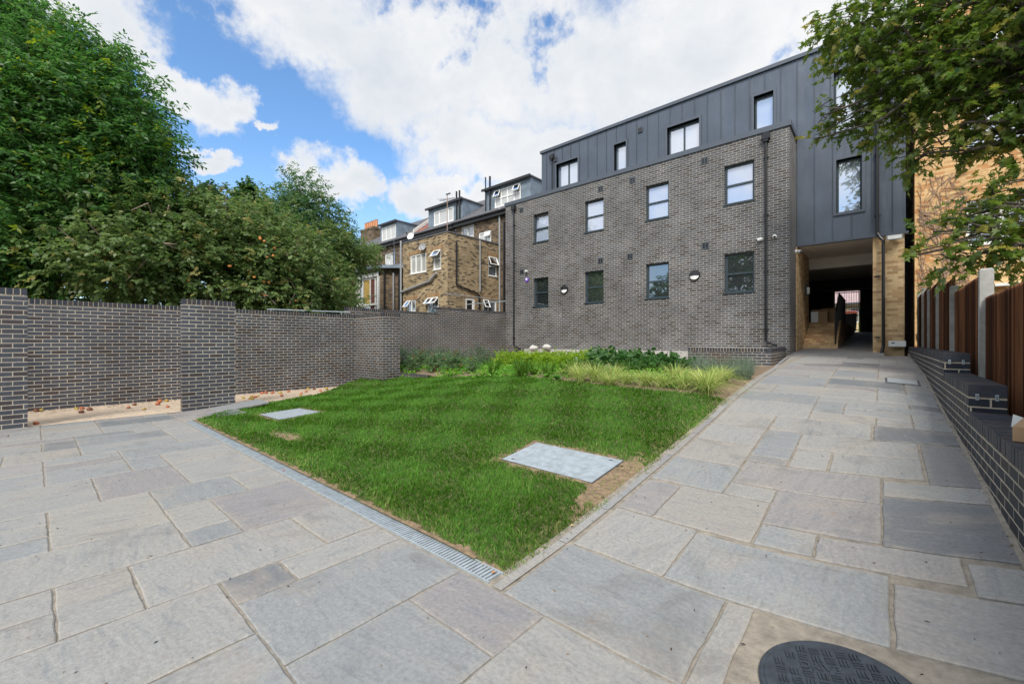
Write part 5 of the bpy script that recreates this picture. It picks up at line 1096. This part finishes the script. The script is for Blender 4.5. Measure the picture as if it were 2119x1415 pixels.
for x, y, z in [(-14.02,4.05,4.72),(-13.74,4.29,4.64),(-13.72,4.31,4.55),(-13.61,4.41,4.48),(-13.3,4.68,4.27),(-13.35,4.64,3.94),(-13.53,4.48,3.87),(-14.66,3.48,3.72),(-14.62,3.52,3.71),(-13.5,4.5,3.3),(-13.81,4.23,3.43),(-13.27,4.71,3.37),(-13.1,5.0,3.03),(-13.47,4.53,2.68),(-14.6,2.89,3.23),(-14.7,2.89,3.12)]:
    # keep each fruit just outside the leaf mass
    bb = min(AP, key=lambda b: (b[0]-x)**2+(b[1]-y)**2+(b[2]-z)**2); c = Vector(bb[:3]); v = Vector((x,y,z))-c; k = ((v.x/bb[3])**2+(v.y/bb[4])**2+(v.z/bb[5])**2)**.5; p = c+v*(1.02/k if k > 0 else 1)
    bpy.ops.mesh.primitive_uv_sphere_add(segments=14, ring_count=8, radius=.043, location=p-ORG[at_.name]); o = bpy.context.object; o.name = 'apple'; o.parent = at_; o.data.materials.append(M['applefruit']) if 'applefruit' in M else None
    o.scale = (1,1,.88); ORG[o.name] = ORG[at_.name]
GC = [(.045,.115,.040),(.115,.205,.075),(.19,.22,.07)]
tree('maple_tree', 'pointed bushy green tree behind the apple tree', (-22.3,9.6,0), (-22.3,9.6,6.5), .22,
     [(-22.3,9.6,8.4,1.3,1.3,1.2),(-23.1,8.8,9.1,.55,.55,1.1),(-22.9,9.3,9.5,.55,.55,1.15),(-22.0,10.2,7.6,1.2,1.3,1.1),(-22.9,8.2,8.0,1.1,1.1,1.0),(-22.6,8.6,7.3,1.4,1.4,1.3),(-21.6,9.9,6.2,1.6,1.7,1.4),(-22.4,11.0,6.6,1.0,1.1,.9),(-22.6,8.0,5.8,1.4,1.5,1.3),(-21.8,10.1,4.8,1.4,1.4,1.3),(-22.1,8.6,4.2,1.6,1.6,1.3),(-21.8,10.0,3.6,1.3,1.3,1.2)], 4600, 10, .5, .16, GC, 'long', 8, shell=.5)
tree('elder_tree', 'broad olive green bush beside the old houses', (-19.9,9.8,0), (-19.9,9.8,4), .13,
     [(-20.4,10.0,6.2,.9,1.0,.9),(-20.6,11.2,5.9,.8,.8,.7),(-19.6,9.4,4.3,.9,1.0,.9),(-18.3,9.0,3.1,.8,.8,.9),(-21.9,12.6,6.3,.7,.7,.5),(-20.3,8.8,5.2,1.0,1.0,.9),(-19.8,9.3,3.4,.7,.7,.8)], 2600, 10, .42, .14, GB, 'long', 12, shell=.5, cat='bush')
tree('sycamore_tree', 'dark leafy tree with thin upright shoots between the tall tree and the pointed tree', (-20.6,4.8,0), (-20.6,4.8,4.5), .18,
     [(-20.6,4.4,6.3,1.4,1.5,.9),(-20.5,4.55,7.0,.35,.35,.3),*[(-20.5,4.62,7.45,.20,.20,.16)]*7,*[(-20.45,6.05,7.55,.20,.20,.5)]*12,(-20.5,5.9,6.6,.9,1.0,.7),(-20.3,7.0,6.5,1.0,1.1,.8),(-19.9,5.6,5.4,1.5,1.6,1.2),(-20.0,7.8,5.3,1.3,1.4,1.2),(-19.8,3.2,5.2,1.4,1.5,1.2),(-19.6,8.4,3.8,1.3,1.4,1.2)], 4200, 10, .42, .15, [(.030,.085,.022),(.085,.165,.045),(.16,.20,.05)], 'oval', 14, shell=.5)
# undergrowth behind the wall
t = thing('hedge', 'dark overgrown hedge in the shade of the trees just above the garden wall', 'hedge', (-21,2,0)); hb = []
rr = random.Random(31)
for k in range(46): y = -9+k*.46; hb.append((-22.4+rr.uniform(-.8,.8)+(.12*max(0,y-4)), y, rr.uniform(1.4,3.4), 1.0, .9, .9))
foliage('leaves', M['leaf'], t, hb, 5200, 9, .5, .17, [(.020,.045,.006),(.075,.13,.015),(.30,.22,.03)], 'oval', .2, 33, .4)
mb = MB()
for b in hb[::3]: mb.tube([(b[0],b[1],0),(b[0]+.2,b[1]+.1,b[2])], [.05,.02], 6)
mb.build('stem', M['bark'], t)
# maple leaning in from the right
RB = [(-.86,11.9,8.44,.5),(-.27,11.75,8.17,.8),(.26,11.55,7.7,.85),(.86,11.42,7.42,.95),(1.46,11.27,6.95,1.0),(1.9,10.84,6.9,1),(-.5,11.54,7.34,.55),(.04,11.35,6.82,.6),(.52,11.11,6.4,.65),(1.07,10.93,6.18,.65),(1.6,10.68,5.86,.8),(-1.02,11.75,6.47,.28),(-.68,11.79,6.2,.38),(-.27,11.75,6.31,.45),(.18,11.48,5.94,.5),(.66,11.23,5.67,.55),(1.13,10.99,5.49,.55),(1.7,10.73,5.13,.6),(-1.08,11.68,5.95,.16),(-.12,11.89,5.69,.3),(.39,11.4,5.07,.3),(.84,11.13,5.02,.32),(1.29,10.86,4.87,.38),(1.7,10.79,4.65,.4),(.36,11.37,4.8,.2),(1.30,9.72,3.6,.33),(1.62,9.55,3.63,.42),(1.0,9.47,3.3,.26),(.62,9.6,3.15,.26),(1.2,9.32,3.06,.40),(1.55,9.29,2.94,.42),(.44,9.44,2.78,.2),(.76,9.32,2.66,.24),(1.1,9.22,2.68,.27),(1.42,9.24,2.57,.28),(2.6,10.2,6.5,1.2),(3.0,9.6,5.0,1.2),(3.2,10.6,8.2,1.5),(4.6,9.4,6.8,1.6),(2.4,9.6,4.0,.7),(.5,11.9,9.0,.9),(1.8,11.6,9.0,1.2)]
tree('field_maple', 'maple tree with lobed olive leaves leaning in from the right over the board fence', (3.9,9.6,0), (3.6,9.9,4.6), .2,
     [(x,y,z,r,r,r*.75) for x,y,z,r in RB], 3900, 8, .36, .102, [(.060,.120,.022),(.170,.225,.045),(.24,.23,.05)], 'maple', 17, shell=.25, material='leafgloss', droop=.35)
# trees on the far side of the garden, behind the viewer; the facade windows mirror them
for k, (x, y, h, lab) in enumerate([(-31,-9,9,'tree farthest left behind the viewer, mirrored in the leftmost ground floor window'),(-23,-9.5,9.3,'tree behind the viewer mirrored in the second ground floor window'),(-15.5,-10,7.4,'lower tree behind the viewer mirrored in the third ground floor window'),(-9.2,-10,11.5,'unseen tree added behind the viewer to darken the ground floor window nearest the ramp')]):
    tree('garden_tree', lab, (x,y,0), (x,y,h*.6), .2, blobcloud((x,y,h*.58),(3.2,2.2,h*.34),9,1.5,40+k), 900, 7, .8, .36, GA, 'oval', 50+k, 'trees on the far side of the garden', twiglimbs=False)  # the last tree is unseen, added and enlarged to darken its window

# ------------------------------------------------------------------ windfall apples on the sand
def apple_mesh(name, c, seed):
    m, n, p, o = mat(name); g = n.n('ShaderNodeNewGeometry'); n.put(p.inputs['Base Color'], n.ramp(n.noise(g.outputs['Position'], 28, 4, .6), [(.35, c[0]), (.65, c[1])])); p.inputs['Roughness'].default_value = .45
    mb = MB(); rr = random.Random(seed); N, K = 16, 10; vs = []
    for i in range(K+1):
        th = math.pi*i/K
        for k in range(N):
            ph = 2*math.pi*k/N; r_ = .036*(1-.22*math.exp(-((th)/.45)**2)-.15*math.exp(-((math.pi-th)/.4)**2)+.03*math.sin(3*ph+seed)*math.sin(th)); vs.append((r_*math.sin(th)*math.cos(ph)*1.08, r_*math.sin(th)*math.sin(ph)*1.08, r_*math.cos(th)*.92+.030))
    mb.add(vs, [(i*N+k,i*N+(k+1)%N,(i+1)*N+(k+1)%N,(i+1)*N+k) for i in range(K) for k in range(N)])
    mb.tube([(0,0,.055),(.004,.002,.072)], .002, 5); return mb, m
AC = {'reddish brown': ((.30,.07,.03),(.48,.17,.07)), 'yellow green': ((.33,.30,.03),(.42,.20,.05)), 'dark rotten brown': ((.10,.035,.018),(.24,.09,.04))}
AM = {}
for i, (k, c) in enumerate(AC.items()):
    mb, m_ = apple_mesh('apple_skin_' + k.replace(' ', '_'), c, i+3); AM[k] = (mb, m_)
M['applefruit'] = plain('orange_apple_skin', (.50,.20,.05), .4, 0, .25, 20)
for o in at_.children:
    if o.name.startswith('apple') and o.type == 'MESH': o.data.materials.append(M['applefruit'])
B1 = [(-10.49,.01),(-12.40,.02),(-12.46,.1),(-12.24,.57),(-11.52,.59),(-12.16,.63),(-11.86,.72),(-11.62,1.29),(-12.06,1.43),(-11.13,1.47),(-11.76,1.77),(-12.26,1.89),(-12.27,1.99),(-11.16,1.84)]
K1 = 'rdyydrdrdyrryr'
B2 = [(-11.58,3.33),(-11.31,3.41),(-11.69,3.55),(-11.2,3.43),(-11.49,3.56),(-10.76,3.38),(-11.66,3.69),(-12.24,3.96),(-12.28,4.06),(-12.23,4.22),(-12.08,4.14),(-11.96,4.30),(-11.3,4.1),(-12.1,4.56),(-11.43,4.62),(-11.08,4.47),(-11.74,4.88),(-12.31,5.17),(-12.18,5.28),(-11.64,5.23),(-11.2,5.08),(-11.99,5.56)]
K2 = 'yyyyrryrrrryrrryrydrry'
KN = {'r': 'reddish brown', 'y': 'yellow green', 'd': 'dark rotten brown'}
ORD = ['first','second','third','fourth','fifth','sixth','seventh','eighth','ninth','tenth','eleventh','twelfth','thirteenth','fourteenth','fifteenth','sixteenth','seventeenth','eighteenth','nineteenth','twentieth','twenty-first','twenty-second']
protos = {}
for bay, pts, ks in (('left', B1, K1), ('right', B2, K2)):
    order = sorted(range(len(pts)), key=lambda i: pts[i][1]); cnt = {}
    for i in order:
        x, y = pts[i]; kn = KN[ks[i]]; cnt[kn] = cnt.get(kn, 0)+1
        lab = f'{kn} windfall apple, {ORD[cnt[kn]-1]} such from the left in the {bay} sand bay'
        if kn not in protos:
            mb, m_ = AM[kn]; o = mb.build('fallen_apple', m_, loc=(0,0,0), smooth=True); tag(o, lab, 'apple', 'windfall apples on the sand strip'); protos[kn] = o
        else: o = dup(protos[kn], label=lab)
        o.location = (x, y, .004); o.rotation_euler = (random.uniform(-.5,.5), random.uniform(-.5,.5), random.uniform(0,6)); s_ = random.uniform(.85,1.25); o.scale = (s_, s_, s_*random.uniform(.8,1))

# ------------------------------------------------------------------ planting bed
def tuft(name, n_, rb, ln, wd, lean, cols, segs, seed, mixf=None, curl=1.):
    r = np.random.default_rng(seed); a = r.random(n_)*2*np.pi; q = rb*np.sqrt(r.random(n_)); P_ = np.stack([q*np.cos(a), q*np.sin(a), 0*a+.0], 1)
    V, Fc, C = blades(P_, ln, wd, lean*(.5+.8*q/rb), cols, segs, seed, mixf(r, n_) if mixf else None, a+r.normal(size=n_)*.5, curl)
    return npmesh(name, V, 4, C, M['blade'], None, (0,0,0), Fc)
def scatter(proto, spots, labels, cat, group, s0=.85, s1=1.2, seed=1):
    rr = random.Random(seed)
    for i, ((x, y), lab) in enumerate(zip(spots, labels)):
        o = proto if i == 0 else dup(proto); o.location = (x, y, bed_z(x,y)); o.rotation_euler[2] = rr.uniform(0,6.28); s_ = rr.uniform(s0,s1); o.scale = (s_,s_,s_*rr.uniform(.9,1.1)); tag(o, lab, cat, group)
def ords(n_, fmt): return [fmt.format(ORD[i]) for i in range(n_)]
gold = sorted([(-4.7,7.29),(-4.09,7.05),(-3.85,7.32),(-3.45,7.05),(-3.07,6.99),(-2.78,7.0),(-2.72,7.42),(-2.44,6.99),(-2.29,7.3),(-2.12,7.0),(-2.1,7.45),(-2.05,7.8),(-2.0,6.80),(-3.67,6.80),(-4.35,6.95),(-2.55,7.75)], reverse=True)
pg = tuft('sedge_tuft', 380, .07, .34, .0085, 1.05, [(.16,.32,.05),(.56,.60,.22),(.46,.36,.20)], 5, 3, lambda r, n_: r.random(n_)*1.35, 1.2)
scatter(pg, gold, ords(16, 'golden striped arching grass tuft, {} counted from the path end of the row'), 'ornamental grass', 'golden grass tufts along the front of the bed', .8, 1.15)
strap = sorted([(-4.4,8.0),(-6.3,7.5),(-4.9,7.6),(-7.12,7.43),(-6.68,7.87),(-5.9,7.46),(-5.28,7.15),(-5.23,7.75),(-3.82,7.88),(-3.43,8.01),(-3.14,7.95),(-5.94,7.1)])
ps = tuft('iris_clump', 75, .10, .38, .017, .62, [(.045,.12,.012),(.10,.20,.025),(.30,.24,.08)], 5, 5, lambda r, n_: r.random(n_)*1.1, 1.3)
scatter(ps, strap, ords(12, 'upright green strap-leaved clump, {} counted from the left end of the bed'), 'plant', 'strap leaved clumps in the bed')
def bush(name, R, h, twigs, per, L, ll, cols, kind, seed, mat_='leaf'):
    t = thing(name, 'x', 'plant', (0,0,0)); mb = MB(); rr = random.Random(seed)
    for k in range(9): a = rr.uniform(0,6.28); mb.tube([(0,0,-.02),(math.cos(a)*R*.5,math.sin(a)*R*.5,h*.7)], [.008,.004], 5)
    mb.build('stem', M['bark'], t); foliage('leaves', M[mat_], t, [(0,0,h*.5,R,R,h*.55),(R*.4,.1*R,h*.6,R*.6,R*.6,h*.45),(-R*.35,-.2*R,h*.55,R*.65,R*.65,h*.5)], twigs, per, L, ll, cols, kind, .05, seed, .55); return t
hebe = sorted([(-8.23,9.36),(-7.26,8.96),(-6.54,8.87),(-5.98,8.83),(-5.6,9.0),(-7.75,9.6),(-6.9,9.4),(-6.2,9.5),(-5.2,9.4),(-5.7,9.9)])
scatter(bush('hebe_shrub', .46, .36, 620, 9, .10, .040, [(.13,.25,.015),(.30,.42,.03),(.20,.36,.02)], 'oval', 61), hebe, ords(10, 'low rounded lime green shrub, {} counted from the left of the lime green row'), 'shrub', 'lime green shrubs in the middle of the bed', .9, 1.15)
leafy = sorted([(-4.64,8.27),(-4.19,8.41),(-3.71,8.3),(-3.39,8.6),(-3.1,8.75),(-4.8,8.9),(-4.0,9.0)])
scatter(bush('hydrangea_shrub', .36, .35, 120, 7, .16, .115, [(.040,.115,.030),(.095,.200,.055),(.15,.27,.07)], 'oval', 63, 'leafgloss'), leafy, ords(7, 'dark broad-leaved shrub, {} counted from the left of the dark leafy group'), 'shrub', 'dark broad leaved shrubs in front of the planter')
lav = sorted([(-2.61,8.46),(-2.48,8.92),(-2.1,8.55),(-1.84,8.3),(-2.9,9.2),(-2.2,9.3),(-1.95,8.95)])
pl = tuft('lavender_plant', 340, .13, .36, .0075, .50, [(.13,.19,.12),(.20,.26,.19),(.26,.20,.17)], 3, 9, lambda r, n_: r.random(n_)*1.15, .8)
scatter(pl, lav, ords(7, 'grey green lavender, {} counted from the left of the lavender group by the planter'), 'lavender', 'lavender plants beside the brick planter')
red = sorted([(-11.0,7.77),(-11.45,8.39),(-10.19,8.03),(-9.26,7.97),(-8.35,7.87)])
tr_ = bush('euphorbia_plant', .19, .42, 90, 9, .15, .075, [(.08,.15,.07),(.16,.25,.11),(.25,.08,.04)], 'long', 65)
scatter(tr_, red, ords(5, 'upright grey green plant with reddish base leaves, {} counted from the return pier'), 'plant', 'upright plants at the left front of the bed')
for o in list(bpy.data.objects):
    if o.name.startswith('euphorbia_plant'):
        r_ = tuft('base_leaf', 26, .05, .13, .03, 1.0, [(.22,.045,.03),(.30,.10,.05),(.18,.10,.04)], 3, 70); r_.parent = o; ORG[r_.name] = ORG[o.name]
grey = sorted([(-12.3,9.27),(-11.43,9.23),(-10.42,9.21),(-9.3,9.1),(-8.89,9.65),(-12.8,8.5),(-12.0,8.3),(-10.9,8.9),(-9.8,9.8)])
scatter(bush('rosemary_shrub', .33, .48, 260, 10, .20, .045, [(.07,.12,.06),(.13,.19,.11),(.16,.20,.12)], 'long', 67), grey, ords(9, 'grey green wispy shrub, {} counted from the left along the stepped wall'), 'shrub', 'grey green shrubs near the stepped wall')
hs = tuft('hosta_plant', 16, .05, .20, .075, .9, [(.06,.17,.03),(.10,.24,.05),(.1,.2,.04)], 4, 77); hs.location = (-4.86,6.92,bed_z(-4.86,6.92)); tag(hs, 'small broad-leaved plant alone at the lawn edge of the bed', 'plant')
# low clover-like cover on the left half of the bed
gb = []; rr = random.Random(41)
for k in range(250):
    x, y = rr.uniform(-13.1,-6.2), rr.uniform(7.5,10.6)
    if k % 3 == 0: x, y = rr.uniform(-7.5,-2.4), rr.uniform(7.15,9.3)
    gb.append((x,y,bed_z(x,y)+.05,.26,.26,.08))
t = thing('ground_cover', 'bright green leafy ground cover between the plants at the left of the bed', 'ground cover', (-10,8.8,.5)); bpy.data.objects.remove(t)
go = bpy.data.objects.new('tmp', None); COL.objects.link(go); go.location = (-10,8.8,.5); ORG[go.name] = Vector((-10,8.8,.5))
gc = foliage('ground_cover', M['leaf'], go, gb, 9000, 7, .10, .045, [(.10,.27,.03),(.22,.44,.06),(.34,.42,.09)], 'oval', .05, 43, .3); gc.parent = None; gc.location = (-10,8.8,.5); bpy.data.objects.remove(go)
tag(gc, 'bright green leafy ground cover between the plants at the left of the bed', 'ground cover', kind='stuff')
# dry seed stalks by the planter, white stones on the kerb
ds = tuft('dead_perennial', 90, .25, .48, .006, .35, [(.14,.09,.05),(.22,.15,.09),(.10,.06,.03)], 3, 88); ds.location = (-3.0,11.2,bed_z(-3,11.2)); tag(ds, 'brown dried flower stalks in front of the brick planter', 'plant')
for i, (x, y, s_, lab) in enumerate([(-11.05,13.9,.16,'larger white bag-like lump left of the kerb'),(-10.6,14.25,.15,'smaller white lump on the left end of the kerb')]):
    mb = MB(); N, K = 12, 8; vs = []
    for a in range(K+1):
        th = math.pi*a/K
        for k in range(N): ph = 2*math.pi*k/N; r_ = s_*(1+.18*math.sin(3*ph+i)+.12*math.cos(5*th+ph)); vs.append((x+r_*math.sin(th)*math.cos(ph)*1.3, y+r_*math.sin(th)*math.sin(ph), (1.06 if i else 1.0)+s_*.6+r_*math.cos(th)*.75))
    mb.add(vs, [(a*N+k,a*N+(k+1)%N,(a+1)*N+(k+1)%N,(a+1)*N+k) for a in range(K) for k in range(N)]); tag(mb.build('white_stone', M['gravel'], smooth=True), lab, 'stone')
# fine debris: twig bits and leaf crumbs on the sand and on the slabs
def litter():
    r = np.random.default_rng(91); V = []
    def bit(x, y, z, s_):
        a = r.random()*6.28; l, w = s_*r.uniform(.6,1.6), s_*r.uniform(.15,.5); ca, sa = math.cos(a), math.sin(a)
        for u, v, h in ((-l,0,.002),(0,w,.006),(l,0,.003),(0,-w,.002)): V.append((x+u*ca-v*sa, y+u*sa+v*ca, z+h))
    for k in range(420):
        y = r.uniform(-1, 6.6); bit(-12.58+abs(r.normal())*.35, y, .010, .022)
    for k in range(160): bit(r.uniform(-12.5,-10.4), r.uniform(0,5.5), .010, .018)
    for k in range(240): x, y = r.uniform(-9,.4), r.uniform(-.5,1.6); bit(x, y, path_z(x,y)+.004, .0075)
    for k in range(200): x, y = r.uniform(-1.5,.5), r.uniform(1.8,9); bit(x, y, path_z(x,y)+.004, .008)
    for k in range(110): y = r.uniform(1.9,9); bit(-1.61+r.normal()*.05, y, path_z(-1.6,y)+.004, .007)
    for k in range(160): y = r.uniform(1.5,12); bit(.52+r.normal()*.015, y, path_z(.52,y)+.006, .008)
    V = np.array(V); c = np.array([(.10,.06,.03),(.05,.035,.025),(.26,.17,.09),(.03,.03,.03)])[r.integers(0,4,len(V)//4)]
    return npmesh('leaf_litter', V, 4, np.repeat(c, 4, 0), M['leaf'], None, (-5,2,0))
tag(litter(), 'scattered dry crumbs and twig bits on the sand and paving', 'leaf litter', kind='stuff')
# fallen leaves
def leafling(x, y, z, c, lab):
    S = leafshape('maple'); m_ = plain('dry_leaf', c, .8, 0, .2, 30); mb = MB(); a = random.uniform(0,6); vs = [(x+.028*(u*math.cos(a)-v*math.sin(a)), y+.028*(u*math.sin(a)+v*math.cos(a)), z+.004+.012*u*u) for u, v in S]; mb.add(vs, [tuple(range(len(vs)))]); tag(mb.build('fallen_leaf', m_), lab, 'leaf')
leafling(-4.75,1.74,.008,(.45,.03,.03),'small red leaf lying on the drain grating'); leafling(-1.72,1.80,.012,(.42,.20,.07),'dry tan leaf at the corner end of the drain'); leafling(-1.66,2.55,.06,(.50,.34,.16),'pale tan leaf lying on the path edging by the lawn corner')
for nm in ('tmp',):
    pass
